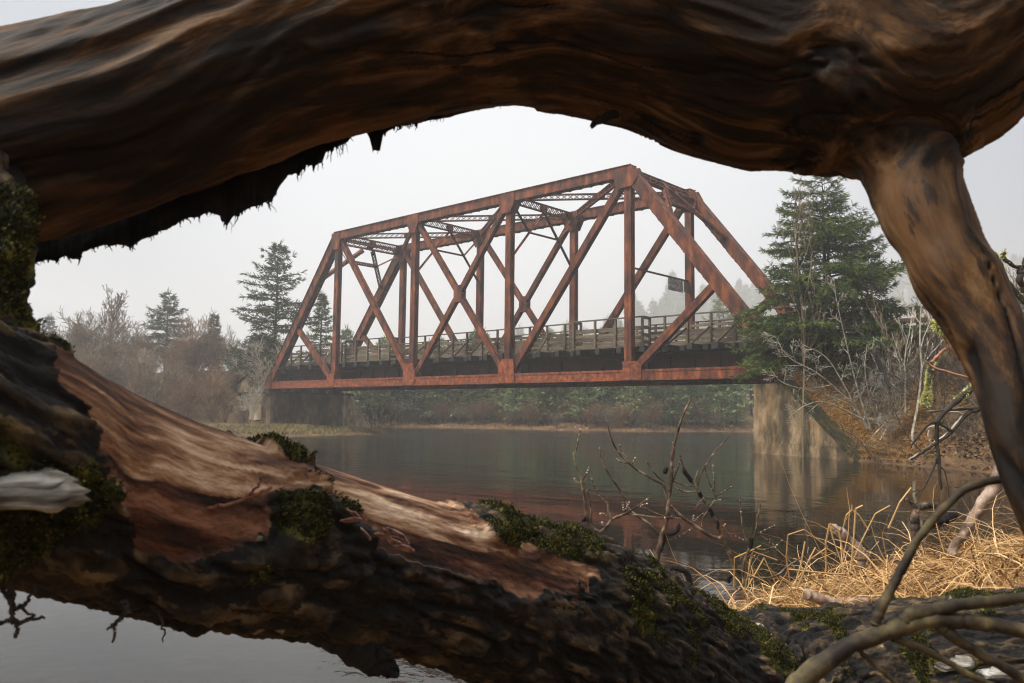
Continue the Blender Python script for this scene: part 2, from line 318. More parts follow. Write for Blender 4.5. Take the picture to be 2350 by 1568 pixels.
def height(xy):
    xy = np.asarray(xy, float); sd, idx, par = shore(xy); x, y = xy[:, 0], xy[:, 1]
    p3 = np.stack([x, y, np.zeros(len(x))], 1)
    nz = fbm(p3*.12, 3, 5); nf = fbm(p3*.9, 3, 9)
    inl = np.maximum(sd, 0)
    left = ((x < 20) & (y < 20)) | (x < 0)
    # gentle low banks, steeper beside the bridge
    h = 2.6*(1-np.exp(-inl/9.0))+nz*.5*sm(1, 8, inl)+.02*np.minimum(inl, 60)
    # bank on the right of the bridge: cut slope up to the trail
    s_r = sm(30, 34, x)*sm(-24, -12, y)*sm(60, 30, x)*sm(24, 8, y)
    hr = 4.02*(1-np.exp(-(inl/3.6)**1.25))+.2*nf*sm(.3, 2, inl)
    h = h*(1-s_r)+hr*s_r
    # filling behind the right wing wall
    wing = (idx == WING) & (x > 32.5) & (y < 4); top = np.clip(2.43-(par*4.92-1.45)*.72, -.3, 2.43)
    h = np.where(wing & (sd > 0), np.minimum(4.0, top-.14+np.maximum(inl-.42, 0)*1.0), h)
    wall = ((idx == WING) | (idx == WING-1)) & (x > 32) & (sd > 0); h = np.where(wing & (sd > 0), np.minimum(h, top-.14+np.maximum(inl-.42, 0)), h)
    # railway embankment carrying the trail both sides
    e = np.abs(y-2.46); em = 4.02-np.maximum(e-3.2, 0)*.62
    on = ((x > 34.6) | (x < -.9)) & (sd > .2)
    em = np.minimum(em, np.where(x > 34.6, np.where(wing, top-.14+np.maximum(inl-.42, 0), .05+inl*1.0), .1+inl*.6)); h = np.where(on, np.maximum(h, np.minimum(em, 4.02)), h)
    h = np.where(wall & (sd < .28), -.7, h)
    # flat strip at the foot of the left abutment, reed flat near the eye
    h = np.where((x > .3) & (x < 12) & (y > -12) & (y < 8) & (sd > 0), np.minimum(h, .06+inl*.055), h)
    h = np.where((x > -6.6) & (x < 12) & (y < .5) & (y > -12) & (sd > 0), np.minimum(h, 2.28), h)
    h = np.where((x > -9) & (x < 12) & (y < -.45) & (y > -14) & (sd > 0), np.minimum(h, .06+inl*.05+np.maximum(-5.2-x, 0)*.9), h)
    near = sm(9.5, 5.5, np.hypot(x-46.2, y+24.5)); h = h*(1-near)+np.minimum(.10+inl*.30, .62+.03*inl)*near
    # wooded hill in the fog beyond the far bank
    r = (x*(-.45)+y*.89); hill = 62*sm(140, 500, r)*sm(-200, 40, x+.35*y)
    h = h+hill*(sd > 0)
    hw = np.maximum(sd*.35, -1.6)
    return np.where(sd > 0, h+.02+nf*.03, hw)
def warp(n, lo, hi, c, k=3.2):
    u = np.linspace(-1, 1, n); s = np.sinh(u*k)/math.sinh(k)
    return np.where(s < 0, c+s*(c-lo), c+s*(hi-c))
gx, gy = warp(520, -700, 620, 38, 4.8), warp(520, -130, 760, -6, 4.8)
GX, GY = np.meshgrid(gx, gy); xy = np.stack([GX.ravel(), GY.ravel()], 1)
V = np.column_stack([xy, height(xy)]); k = np.arange(519*520).reshape(519, 520)[:, :-1].ravel()
F = np.stack([k, k+1, k+521, k+520], 1)
ground = link('ground', mesh_np('ground', V, F, True), GROUND, kind='structure')

WM = bpy.data.materials.new('river_water'); WM.use_nodes = True; n_ = WM.node_tree.nodes; l_ = WM.node_tree.links; b_ = n_['Principled BSDF']
b_.inputs['Base Color'].default_value = (.010, .008, .005, 1); b_.inputs['Specular IOR Level'].default_value = .42; b_.inputs['Roughness'].default_value = .04; b_.inputs['IOR'].default_value = 1.33
tc_ = n_.new('ShaderNodeTexCoord')
def wn(scale, sc, det=3, rot=0):
    mp = n_.new('ShaderNodeMapping'); mp.inputs['Scale'].default_value = sc; mp.inputs['Rotation'].default_value = (0, 0, rot); l_.new(tc_.outputs['Object'], mp.inputs[0])
    no = n_.new('ShaderNodeTexNoise'); no.inputs['Scale'].default_value = scale; no.inputs['Detail'].default_value = det; l_.new(mp.outputs[0], no.inputs['Vector']); return no.outputs[0]
def mth(op, a, b):
    m_ = n_.new('ShaderNodeMath'); m_.operation = op
    for i, q in enumerate((a, b)):
        if isinstance(q, (int, float)): m_.inputs[i].default_value = q
        else: l_.new(q, m_.inputs[i])
    return m_.outputs[0]
fine = wn(7, (1, 1, 1), 3); mid = wn(1.1, (1, 1.3, 1), 3, .6); streak = wn(.16, (.5, 1.6, 1), 3, .25)
mr_ = n_.new('ShaderNodeMapRange'); mr_.inputs[1].default_value = .47; mr_.inputs[2].default_value = .62; mr_.inputs[3].default_value = .22; mr_.inputs[4].default_value = 1; l_.new(streak, mr_.inputs[0])
sx_ = n_.new('ShaderNodeSeparateXYZ'); l_.new(tc_.outputs['Object'], sx_.inputs[0])
dep = mth('ADD', mth('MULTIPLY', sx_.outputs[0], -.67), mth('MULTIPLY', sx_.outputs[1], .74)); dep = mth('ADD', dep, 52.4)
band = n_.new('ShaderNodeMapRange'); band.inputs[1].default_value = 36; band.inputs[2].default_value = 46; l_.new(dep, band.inputs[0])
rn = wn(.35, (.35, 1.3, 1), 4, .73); rm = n_.new('ShaderNodeMapRange'); rm.inputs[1].default_value = .46; rm.inputs[2].default_value = .60; l_.new(rn, rm.inputs[0])
rgh = n_.new('ShaderNodeMapRange'); rgh.inputs[3].default_value = 0; rgh.inputs[4].default_value = .05; l_.new(mth('MULTIPLY', band.outputs[0], rm.outputs[0]), rgh.inputs[0])
rg2 = n_.new('ShaderNodeMapRange'); rg2.inputs[1].default_value = 8; rg2.inputs[2].default_value = 42; rg2.inputs[3].default_value = .04; rg2.inputs[4].default_value = .13; l_.new(dep, rg2.inputs[0])   # ripples too fine to model, further out
l_.new(mth('ADD', rgh.outputs[0], rg2.outputs[0]), b_.inputs['Roughness'])
rif = mth('MULTIPLY', mth('MULTIPLY', band.outputs[0], rm.outputs[0]), mth('MULTIPLY', wn(5.5, (1, 1, 1), 2), .022))
hgt = mth('ADD', rif, mth('ADD', mth('MULTIPLY', fine, mth('MULTIPLY', mr_.outputs[0], .0045)), mth('MULTIPLY', mid, mth('MULTIPLY', mr_.outputs[0], .018))))
bu_ = n_.new('ShaderNodeBump'); bu_.inputs['Strength'].default_value = 1; bu_.inputs['Distance'].default_value = 1; l_.new(hgt, bu_.inputs['Height']); l_.new(bu_.outputs[0], b_.inputs['Normal'])
river = link('river', mesh_np('river', [(-700, -130, 0), (620, -130, 0), (620, 760, 0), (-700, 760, 0)], np.array([[0, 1, 2, 3]])), WM, kind='structure')

# ------------------------------------------------------------------ the truss bridge
PN, WD, ZB, ZT = 6.7731, 4.93, 2.93, 11.53
bridge = empty('truss_bridge', (0, 0, ZB), label='rusty red steel truss bridge with a wooden walkway across the river', cat='bridge')
class Loc:  # parts are modelled in world metres; their parent sits at the bridge's base
    pass
def bpart(mb, name, m, smooth=False, parent=None, **k):
    o = mb.build(name, m, parent or bridge, smooth, **k)
    if (parent or bridge) is bridge: o.location = (0, 0, -ZB)
    return o
def profile_bar(mb, p0, p1, w, d, nax, rec=.03, lip=.075, side_step=.012):
    """built-up member: w in the truss plane, d across; faces across the plane are recessed between angles"""
    p0, p1 = np.asarray(p0, float), np.asarray(p1, float); t = norm(p1-p0); n = norm(nax); m = np.cross(n, t)
    a, b = w/2, d/2
    pr = [(-a, -b), (-a+w*.45, -b), (-a+w*.45, -b+side_step), (a, -b+side_step), (a, -b+lip), (a-rec, -b+lip), (a-rec, b-lip), (a, b-lip), (a, b), (-a, b), (-a, b-lip), (-a+rec, b-lip), (-a+rec, -b+lip), (-a, -b+lip)]
    poly = [p0+m*u+n*v for u, v in pr]
    mb.prism(poly, np.zeros(3), p1-p0)
def rivet_line(mb, p0, p1, n, sp=.16, r=.022, ends=.05):
    p0, p1 = np.asarray(p0, float), np.asarray(p1, float); L_ = np.linalg.norm(p1-p0); k = max(2, int(L_/sp))
    for i in range(k+1): mb.dome(p0+(p1-p0)*(i/k), n, r)
def plate(mb, rv, pts, y, th, ny, sp=.13):
    """gusset plate in the truss plane (x, z) at y"""
    poly = [(x, y, z) for x, z in pts]; mb.prism(poly, np.zeros(3), np.array([0, th*ny, 0]))
    A = np.array(pts); yy = y+th*ny
    def inside(q):
        c = False
        for i in range(len(A)):
            a, b = A[i], A[(i+1) % len(A)]
            if (a[1] > q[1]) != (b[1] > q[1]) and q[0] < (b[0]-a[0])*(q[1]-a[1])/(b[1]-a[1])+a[0]: c = not c
        return c
    x = A[:, 0].min()+.05
    while x < A[:, 0].max():
        z = A[:, 1].min()+.05
        while z < A[:, 1].max():
            if inside((x+.04, z)) and inside((x-.04, z)) and inside((x, z+.04)) and inside((x, z-.04)) and random.random() < .8: rv.dome((x, yy, z), (0, ny, 0), .02)
            z += sp
        x += sp
def laced(name, p0, p1, dep, wid, up, m=STEEL, mid_plate=True, chord=.055):
    """laced strut: two chords dep apart (along up), zigzag bars, batten plates"""
    p0, p1 = np.asarray(p0, float), np.asarray(p1, float); t = norm(p1-p0); n = norm(np.cross(t, up)); u = np.cross(n, t); L_ = np.linalg.norm(p1-p0)
    mb = MB()
    for s in (-1, 1): mb.bar(p0+u*s*(dep/2-chord/2), p1+u*s*(dep/2-chord/2), chord, wid, u)
    for f0, f1 in ((0, .07), (.93, 1))+(((.46, .54),) if mid_plate else ()):
        for s in (-1, 1): mb.bar(p0+t*L_*f0+n*s*(wid/2+.006), p0+t*L_*f1+n*s*(wid/2+.006), dep, .012, u)
    o = bpart(mb, name, m)
    lc = MB(); k = max(4, int(L_*.86/(dep*.95))); x0, x1 = .07*L_, .93*L_
    h = dep/2-chord*.6
    for s, off in ((-1, 0), (1, 0)):
        for i in range(k):
            a, b = x0+(x1-x0)*i/k, x0+(x1-x0)*(i+1)/k
            for q in ((-h, h), (h, -h)):
                lc.bar(p0+t*a+u*q[0]+n*s*(wid/2-.015), p0+t*b+u*q[1]+n*s*(wid/2-.015+.008*(q[0] < 0)), .045, .01, n)
    bpart(lc, 'lacing', m, parent=o, kind='stuff'); return o

X = [i*PN for i in range(6)]
for side, (Y, ny) in enumerate(((0, -1), (WD, 1))):
    yo = np.array([0, 1., 0])
    def pt(i, top, dz=0): return np.array([X[i], Y, (ZT if top else ZB)+dz])
    # bottom chord, panel by panel
    for i in range(5):
        mb = MB(); x0, x1 = X[i]+(.0 if i else -.12), X[i+1]+(.12 if i == 4 else 0)
        for s in (-1, 1): mb.bx(x0+.003, x1-.003, Y+s*.19-.014, Y+s*.19+.014, ZB-.21, ZB+.21)
        for s in (-1, 1):
            for z in (-1, 1): mb.bx(x0, x1, min(Y+s*.205, Y+s*.225), max(Y+s*.205, Y+s*.225), ZB+z*.165-.05, ZB+z*.165+.05)
        mb.bx(x0, x1, Y-.235, Y+.235, ZB-.232, ZB-.212)
        o = bpart(mb, 'bottom_chord', FLAKY if i in (0, 1, 2, 3) else STEEL)
        rv = MB()
        for z in (-.165, .165): rivet_line(rv, (x0+.05, Y+ny*.226, ZB+z), (x1-.05, Y+ny*.226, ZB+z), (0, ny, 0), .17, .022)
        rivet_line(rv, (x0, Y+ny*.19, ZB+.213), (x1, Y+ny*.19, ZB+.213), (0, 0, 1), .17, .02)
        bpart(rv, 'rivets', STEEL, parent=o, kind='stuff')
    # top chord
    for i in range(1, 4):
        mb = MB(); x0, x1 = X[i]-(.2 if i == 1 else 0), X[i+1]+(.2 if i == 3 else 0)
        for s in (-1, 1): mb.bx(x0+.004, x1-.004, Y+s*.19-.014, Y+s*.19+.014, ZT-.22, ZT+.22)
        for s in (-1, 1):
            for z in (-1, 1): mb.bx(x0, x1, min(Y+s*.205, Y+s*.222), max(Y+s*.205, Y+s*.222), ZT+z*.175-.045, ZT+z*.175+.045)
        mb.bx(x0, x1, Y-.27, Y+.27, ZT+.224, ZT+.25)
        o = bpart(mb, 'top_chord', STEEL)
        rv = MB()
        for z in (-.175, .175): rivet_line(rv, (x0+.05, Y+ny*.223, ZT+z), (x1-.05, Y+ny*.223, ZT+z), (0, ny, 0), .2, .022)
        rivet_line(rv, (x0, Y+ny*.24, ZT+.25), (x1, Y+ny*.24, ZT+.25), (0, 0, 1), .33, .03)
        bpart(rv, 'rivets', STEEL, parent=o, kind='stuff')
        lc = MB(); k = 12
        for j in range(k):
            a, b = x0+(x1-x0)*j/k, x0+(x1-x0)*(j+1)/k
            lc.bar((a, Y-.17, ZT-.236), (b, Y+.17, ZT-.236), .05, .01, (0, 0, 1)); lc.bar((a, Y+.17, ZT-.250), (b, Y-.17, ZT-.250), .05, .01, (0, 0, 1))
        bpart(lc, 'lacing', STEEL, parent=o, kind='stuff')
    # end posts: plates, cover plate above, lacing below
    for e, (a, b) in enumerate(((pt(0, 0), pt(1, 1)), (pt(5, 0), pt(4, 1)))):
        t = norm(b-a); up = norm(np.cross(t, yo)); up = up*(1 if up[2] > 0 else -1); a2, b2 = a-t*.15, b+t*.06
        mb = MB(); n = yo
        for s in (-1, 1):
            mb.box((a2+b2)/2+n*s*.19, (b2-a2)/2, up*.24, n*.014)
            for z in (-1, 1): mb.box((a2+b2)/2+n*s*.212+up*z*.18, (b2-a2)/2, up*.05, n*.012)
        mb.box((a2+b2)/2+up*.254, (b2-a2)/2, up*.013, n*.27)
        mb.box((a2+b2)/2+up*.10, (b2-a2)/2*.998, up*.01, n*.176)
        for f in (.02, .33, .5, .66, .97):
            c = a2+(b2-a2)*f; mb.box(c-up*.252, t*.25, up*.008, n*.2)
        o = bpart(mb, 'end_post', STEEL)
        rv = MB()
        for z in (-.18, .18): rivet_line(rv, a2+n*ny*.224+up*z, b2+n*ny*.224+up*z, n*ny, .28, .024)
        rivet_line(rv, a2+n*ny*.24+up*.267, b2+n*ny*.24+up*.267, up, .25, .026)
        rivet_line(rv, a2-n*ny*.24+up*.267, b2-n*ny*.24+up*.267, up, .25, .026)
        rivet_line(rv, a2+n*ny*.19-up*.245, b2+n*ny*.19-up*.245, -up, .4, .03)
        bpart(rv, 'rivets', STEEL, parent=o, kind='stuff')
        lc = MB(); k = 24; q = b2-a2
        for j in range(k):
            c, d = a2+q*j/k, a2+q*(j+1)/k
            lc.bar(c-n*.17-up*.236, d+n*.17-up*.236, .05, .01, up); lc.bar(c+n*.17-up*.248, d-n*.17-up*.248, .05, .01, up)
        bpart(lc, 'lacing', STEEL, parent=o, kind='stuff')
    # posts
    for i in range(1, 5):
        mb = MB(); profile_bar(mb, pt(i, 0, .2), pt(i, 1, -.2), .33, .31, (0, 1, 0) if side == 0 else (0, -1, 0), .035, .08)
        o = bpart(mb, 'post', STEEL); rv = MB()
        for dy in (-.11, .11):
            rivet_line(rv, (X[i]+.167, Y+dy, ZB+.4), (X[i]+.167, Y+dy, ZT-.5), (1, 0, 0), .15, .018)
        rivet_line(rv, (X[i]+.12, Y+ny*.157, ZB+.4), (X[i]+.12, Y+ny*.157, ZT-.5), (0, ny, 0), .22, .016)
        bpart(rv, 'rivets', STEEL, parent=o, kind='stuff')
    # diagonals
    Xc = (X[2]+X[3])/2; Zc = (ZB+ZT)/2; dn = (0, 1, 0) if side == 0 else (0, -1, 0)
    def diag(a, b, w=.29, d=.28, c0=.35, c1=.35):
        a, b = np.asarray(a, float), np.asarray(b, float); t = norm(b-a); mb = MB(); profile_bar(mb, a+t*c0, b-t*c1, w, d, dn, .03, .08)
        o = bpart(mb, 'diagonal_brace', STEEL); rv = MB(); a, b = a+t*(c0+.3), b-t*(c1+.3); m_ = np.cross(np.array([0, 1., 0]), t)
        rivet_line(rv, a+m_*w*.32+yo*ny*(d/2+.0), b+m_*w*.32+yo*ny*(d/2+.0), (0, ny, 0), .3, .018)
        bpart(rv, 'rivets', STEEL, parent=o, kind='stuff')
    diag(pt(1, 1), pt(2, 0)); diag(pt(4, 1), pt(3, 0), .31)
    c = np.array([Xc, Y, Zc])
    diag(pt(2, 0), c, .26, .26, .35, .2); diag(pt(3, 1), c, .26, .26, .35, .2); diag(pt(2, 1), c, .26, .26, .35, .2); diag(pt(3, 0), c, .26, .26, .35, .2)
    diag(pt(1, 0), (X[0]+.405*PN, Y, ZB+.405*(ZT-ZB)*1.0), .27, .26, .3, .15); diag(pt(4, 0), (X[5]-.405*PN, Y, ZB+.405*(ZT-ZB)), .30, .28, .3, .15)
    # gusset plates: outer and inner face of each node
    G = [('u', 1, [(-.42, .18), (.32, .18), (.42, -.35), (.30, -.78), (-.12, -.82), (-.38, -.55)]), ('u', 2, [(-.38, .2), (.42, .2), (.44, -.2), (.2, -.75), (-.2, -.75), (-.42, -.3)]),
         ('u', 3, [(-.46, .2), (.42, .2), (.48, -.2), (.2, -.72), (-.34, -.75), (-.5, -.35)]), ('u', 4, [(-.62, .16), (.36, .16), (.60, -.28), (.30, -.68), (-.55, -.74), (-.62, -.3)]),
         ('l', 0, [(-.25, -.2), (.5, -.2), (.5, .25), (.25, .75), (.0, .6), (-.3, .1)]), ('l', 1, [(-.45, -.205), (.22, -.205), (.22, .55), (-.15, .55), (-.45, .35)]),
         ('l', 2, [(-.55, -.205), (.42, -.205), (.42, .55), (.22, .92), (-.42, .92)]), ('l', 3, [(-.45, -.205), (.60, -.205), (.50, .90), (-.20, .92), (-.45, .5)]),
         ('l', 4, [(-.19, -.205), (.72, -.205), (.72, .38), (.5, .56), (-.19, .56)]), ('l', 5, [(-.62, -.2), (.35, -.2), (.35, .1), (-.15, .75), (-.62, .45)]),
         ('c', 0, [(-.26, -.42), (.22, -.42), (.30, -.2), (.30, .3), (.2, .42), (-.26, .42)])]
    for kd, i, pts in G:
        bx_, bz = (X[i], ZT) if kd == 'u' else (X[i], ZB) if kd == 'l' else (Xc, Zc)
        for s in (-1, 1):
            mb = MB(); rv = MB(); yy = Y+s*(.236 if kd != 'c' else .145); q = [(bx_+a, bz+b) for a, b in pts]
            plate(mb, rv, q, yy, .014, s, .11 if (kd == 'l' or i == 4) else .13)
            o = bpart(mb, 'gusset_plate', FLAKY if kd == 'l' and i in (1, 2, 3, 4) else STEEL)
            if s == ny or side == 1: bpart(rv, 'rivets', FLAKY if kd == 'l' else STEEL, parent=o, kind='stuff')
    # bearings
    for i in (0, 5):
        mb = MB(); mb.bx(X[i]-.35, X[i]+.35, Y-.3, Y+.3, ZB-.42, ZB-.235); mb.bx(X[i]-.45, X[i]+.45, Y-.38, Y+.38, ZB-.5, ZB-.42); bpart(mb, 'bearing', DSTEEL)

# bracing between the two trusses
for i in (1, 2, 3, 4):
    laced('top_strut', (X[i], .25, ZT-.02), (X[i], WD-.25, ZT-.02), .40, .16, (0, 0, 1))
for i in (1, 2, 3):
    laced('top_lateral', (X[i]+.3, .25, ZT+.02), (X[i+1]-.3, WD-.25, ZT+.02), .30, .16, (0, 0, 1))
    laced('top_lateral', (X[i]+.3, WD-.25, ZT+.03), (X[i+1]-.3, .25, ZT+.03), .30, .15, (0, 0, 1))
for i in (2, 3):
    x = X[i]; c = (x, WD/2, ZT-.22)
    def ang(p, q, w=.10):
        mb = MB(); mb.bar(p, q, w, .02, (0, 0, 1)); mb.bar(np.array(p)+(.045, 0, 0), np.array(q)+(.045, 0, 0), .02, w, (0, 0, 1)); bpart(mb, 'sway_brace', STEEL)
    ang(c, (x, .18, ZT-2.75), .12); ang(c, (x, WD-.18, ZT-2.75), .12)
    a, b = (x, 1.35, ZT-1.42), (x, WD-1.35, ZT-1.42)
    ang(a, b); ang((x, .2, ZT-.3), a); ang((x, WD-.2, ZT-.3), b)
for e, (i, j) in enumerate(((1, 0), (4, 5))):
    a, b = np.array([X[i], 0, ZT]), np.array([X[j], 0, ZB]); t = norm(b-a); up = norm(np.cross(t, (0, 1, 0))); up *= np.sign(up[2]); y1 = np.array([0, 1., 0])
    def q(y, s, o=0): return a+t*s+y1*y+up*o
    laced('portal_strut', q(.25, .28, .05), q(WD-.25, .28, .05), .42, .18, t)
    for f in (0, 1):
        yy = (lambda v: v if f == 0 else WD-v)
        laced('portal_brace', q(yy(2.1), .6, .08), q(yy(.2), 3.0, .08), .24, .16, t, mid_plate=False)
    laced('portal_tie', q(1.28, 1.5, .03), q(WD-1.28, 1.5, .03), .2, .14, t, mid_plate=False)
    for y0, y1_ in ((.22, 1.25), (WD-.22, WD-1.25)):
        mb = MB(); mb.bar(q(y0, .62, .05), q(y1_, 1.45, .05), .11, .03, up); bpart(mb, 'portal_brace', STEEL)

# floor system
for i in range(6):
    mb = MB(); x = X[i]
    mb.bx(x-.015, x+.015, .2, WD-.2, ZB-.15, ZB+.72)
    for z in (ZB-.16, ZB+.72): mb.bx(x-.16, x+.16, .19, WD-.19, z, z+.03)
    bpart(mb, 'floor_beam', DSTEEL)
for y in (1.42, WD-1.42):
    mb = MB(); mb.bx(-.3, X[5]+.3, y-.012, y+.012, ZB+.02, ZB+.93); mb.bx(-.3, X[5]+.3, y-.17, y+.17, ZB+.93, ZB+.96); mb.bx(-.3, X[5]+.3, y-.17, y+.17, ZB-.01, ZB+.02)
    mb.bx(-.3, X[5]+.3, y-.035, y+.035, ZB+.80, ZB+.93)
    girder = bpart(mb, 'floor_girder', DSTEEL)
    st = MB(); st.bx(-.05, .05, -.10, .10, .025, .797); sme = st.mesh('stiffener'); sme.materials.append(DSTEEL)
    for k in range(30):
        x = .35+k*1.16
        if min(abs(x-v) for v in X) < .2: continue
        for s in (-1, 1):
            o = link('stiffener', sme, None, girder); o.location = (x, y+s*.06, ZB); o.scale = (.35, .5, 1)
for i in range(5):
    for a, b, dz in ((.3, WD-.3, 0), (WD-.3, .3, .03)):
        mb = MB(); mb.bar((X[i]+.3, a, ZB-.19+dz), (X[i+1]-.3, b, ZB-.19+dz), .12, .02, (0, 1, 0)); bpart(mb, 'bottom_lateral', DSTEEL)
# ties
TZ0, TZ1 = ZB+.965, ZB+1.205
ties = [MB() for _ in range(3)]
for k, mb in enumerate(ties): mb.bx(-.115, .115, -1.85+.05*k, 1.85-.04*k, 0, TZ1-TZ0-.01*k)
tms = [mb.mesh('tie') for mb in ties]
lt = MB(); lt.bx(-.12, .12, -2.35, 1.85, 0, TZ1-TZ0-.004); tms.append(lt.mesh('tie'))
for m_ in tms: m_.materials.append(TIE)
x = -.5; k = 0; tie_x = []
while x < X[5]+.5:
    o = link('tie', tms[3] if k % 3 == 0 else random.choice(tms[:3]), None, bridge)
    o.location = (x+random.uniform(-.02, .02), WD/2+random.uniform(-.04, .04), TZ0-ZB); o.rotation_euler.z = random.uniform(-.02, .02)
    if k % 3 == 0: tie_x.append(x)
    x += .375; k += 1
mb = MB(); mb.bx(-.6, X[5]+.6, 1.05, WD-1.05, TZ1+.002, TZ1+.05); bpart(mb, 'deck_boards', TIMBER)
# railings
def wood_piece(name, p0, p1, w, d, parent, up=(0, 0, 1)):
    mb = MB(); p0, p1 = np.asarray(p0, float), np.asarray(p1, float); c = (p0+p1)/2; mb.bar(p0-c, p1-c, w, d, up)
    o = mb.build(name, TIMBER, parent); o.location = c-np.array([0, 0, ZB]) if parent else c; return o
def railing(Y, s, bays, top, x0, x1, parent, braces=True):
    """s: outward side; bays jut out"""
    def off(x):
        for a, b in bays:
            if a <= x <= b: return Y+s*.55
        return Y
    zb = TZ1+.03; xs = [x0+(x1-x0)*i/round((x1-x0)/1.05) for i in range(round((x1-x0)/1.05)+1)]
    pmb = MB(); pmb.bx(-.045, .045, -.045, .045, 0, top-zb-.03); pme = pmb.mesh('railing_post'); pme.materials.append(TIMBER)
    cut = sorted([v for b in bays for v in b]); fix = [x for x in xs if all(abs(x-c) > .35 for c in cut)]
    for x in fix:
        o = link('railing_post', pme, None, parent); o.location = (x, off(x), zb-ZB); o.rotation_euler = (random.uniform(-.015, .015), random.uniform(-.02, .02), random.uniform(-.1, .1))
    segs = []; e = [x0]+cut+[x1]
    for a, b in zip(e[:-1], e[1:]): segs.append((a, b, off((a+b)/2)))
    for a, b, y in segs:
        x = a
        while x < b-.05:
            xe = min(b, x+random.uniform(3.2, 4.6)); xe = b if b-xe < 1 else xe; dz = random.uniform(-.015, .015)
            wood_piece('top_rail', (x-.02, y, top-.02+dz), (xe+.02, y, top-.02+random.uniform(-.015, .015)), .045, .15, parent)
            x = xe
        for r, (z, h) in enumerate(((.14, .13), (.36, .13), (.57, .12), (.78, .13))):
            x = a
            while x < b-.05:
                xe = min(b, x+random.uniform(2.4, 4.8)); xe = b if b-xe < .8 else xe; yy = y-s*(.045+.024+.0); zz = zb+z+random.uniform(-.03, .03)
                wood_piece('rail_board', (x+.004, yy+random.uniform(-.006, .006), zz+random.uniform(-.02, .02)), (xe-.004, yy, zz), h+random.uniform(-.02, .03), .036, parent)
                x = xe
    for a, b in bays:      # returns of each bay
        for x in (a, b):
            for yy in (Y, Y+s*.55):
                o = link('railing_post', pme, None, parent); o.location = (x, yy, zb-ZB)
            for z in (.2, .5, .8, top-zb-.05): wood_piece('rail_board', (x, Y, zb+z), (x, Y+s*.55, zb+z), .13, .03, parent)
        mb = MB(); mb.bx(a-.1, b+.1, min(Y, Y+s*.68), max(Y, Y+s*.68), TZ1+.004, TZ1+.05); bpart(mb, 'refuge_deck', TIMBER)
    mb = MB()
    wood_piece('curb_timber', (x0, Y+s*.10, TZ1+.045), (x1, Y+s*.10, TZ1+.045), .08, .12, parent)
    if braces:
        for k, x in enumerate(tie_x):
            if x0 < x < x1 and not any(a-.6 < x < b+.3 for a, b in bays):
                xp = min(fix, key=lambda v: abs(v-x)); wood_piece('kick_brace', (x, Y+s*.88, TZ1+.03), (xp, Y+s*.06, TZ1+.72), .09, .04, parent)
        for a, b in bays: wood_piece('kick_brace', (b+.05, Y+s*.6, TZ1+.55), (b+.75, Y+s*.1, TZ1+.05), .09, .04, parent)
railing(1.12, -1, [(6.9, 10.9), (23.7, 27.35)], 5.44, -.6, X[5]+.6, bridge)
railing(WD-1.12, 1, [(13.6, 17.2)], 5.44, -.6, X[5]+.6, bridge, braces=False)
# cross bar with the old signs
mb = MB(); mb.bx(X[4]-.02, X[4]+.02, .1, WD+.25, 7.42, 7.50); mb.bx(X[4]-.07, X[4]-.02, .1, WD+.25, 7.46, 7.50); bpart(mb, 'cross_bar', DSTEEL)
def sign(y0, y1, z0, z1, label, m):
    mb = MB(); mb.bx(-.02, .0, y0, y1, z0, z1); mb.bx(-.021, .012, y0, y0+.03, z0, z1); mb.bx(-.021, .012, y1-.03, y1, z0, z1); mb.bx(-.021, .012, y0+.03, y1-.03, z0, z0+.03)
    o = mb.build('hanging_sign', m); o.location = (X[4]+.05, 0, 0); tag(o, label, 'sign')
    h = MB()
    for y in (y0+.12, y1-.12): h.bx(-.03, .004, y-.02, y+.02, z1, 7.5)
    h.build('hanger', DSTEEL, o)
sign(3.0, 4.22, 6.86, 7.41, 'weathered grey sign board with flaked writing hanging under the rusty cross bar', SIGN)
sign(4.34, 4.76, 6.92, 7.40, 'small brown board hanging from the cross bar right of the grey sign', TIMBER)

# ------------------------------------------------------------------ abutments
def slab(name, poly, off, m, parent, dens=.35, disp=.03):
    """extruded polygon face (3D outline), gridded so that its faces can be uneven"""
    mb = MB(); mb.prism(poly, np.zeros(3), np.asarray(off, float)); return mb.build(name, m, parent)
la = empty('left_abutment', (0, 2.4, 0)); la.name = 'bridge_abutment'; tag(la, 'stained concrete abutment under the left end of the bridge', 'abutment')
def at(o, *xs):
    o.location = -np.array(o.parent.location); return o
mb = MB()
# river wall with slight batter, in lifts
zs = [-.8, .12, .72, 1.32, 1.95, 2.40]
for i in range(5):
    z0, z1 = zs[i]+(.006 if i else 0), zs[i+1]; w = .9-.02*i
    poly = [(-3.9, -.55+.02*i, z0), (w, -.55+.02*i, z0), (w, 5.75, z0), (-3.9, 5.75, z0)]
    m_ = MB(); m_.prism(poly, np.zeros(3), np.array([0, 0, z1-z0])); at(m_.build('concrete_lift', CONC, la))
core = MB(); core.bx(-3.85, .78, -.42, 5.7, -.8, 2.38); at(core.build('core', CONC, la))
bw = MB(); bw.prism([(-6.4, 0, 2.0), (-6.2, 0, 2.45), (-2.3, 0, 3.92), (-.55, 0, 3.92), (-.55, 0, 2.0)], (0, .25, 0), (0, .7, 0)); at(bw.build('wing_wall', CONC, la))
bw = MB(); bw.bx(-1.1, -.5, .72, 4.6, 2.0, 3.88); at(bw.build('back_wall', CONC, la))
bw = MB(); bw.prism([(-6.3, 0, 2.42), (-2.33, 0, 3.93), (-.6, 0, 3.93), (-.6, 0, 4.0), (-2.36, 0, 4.01), (-6.35, 0, 2.53)], (0, .18, 0), (0, .74, 0)); at(bw.build('coping', MOSSY, la))
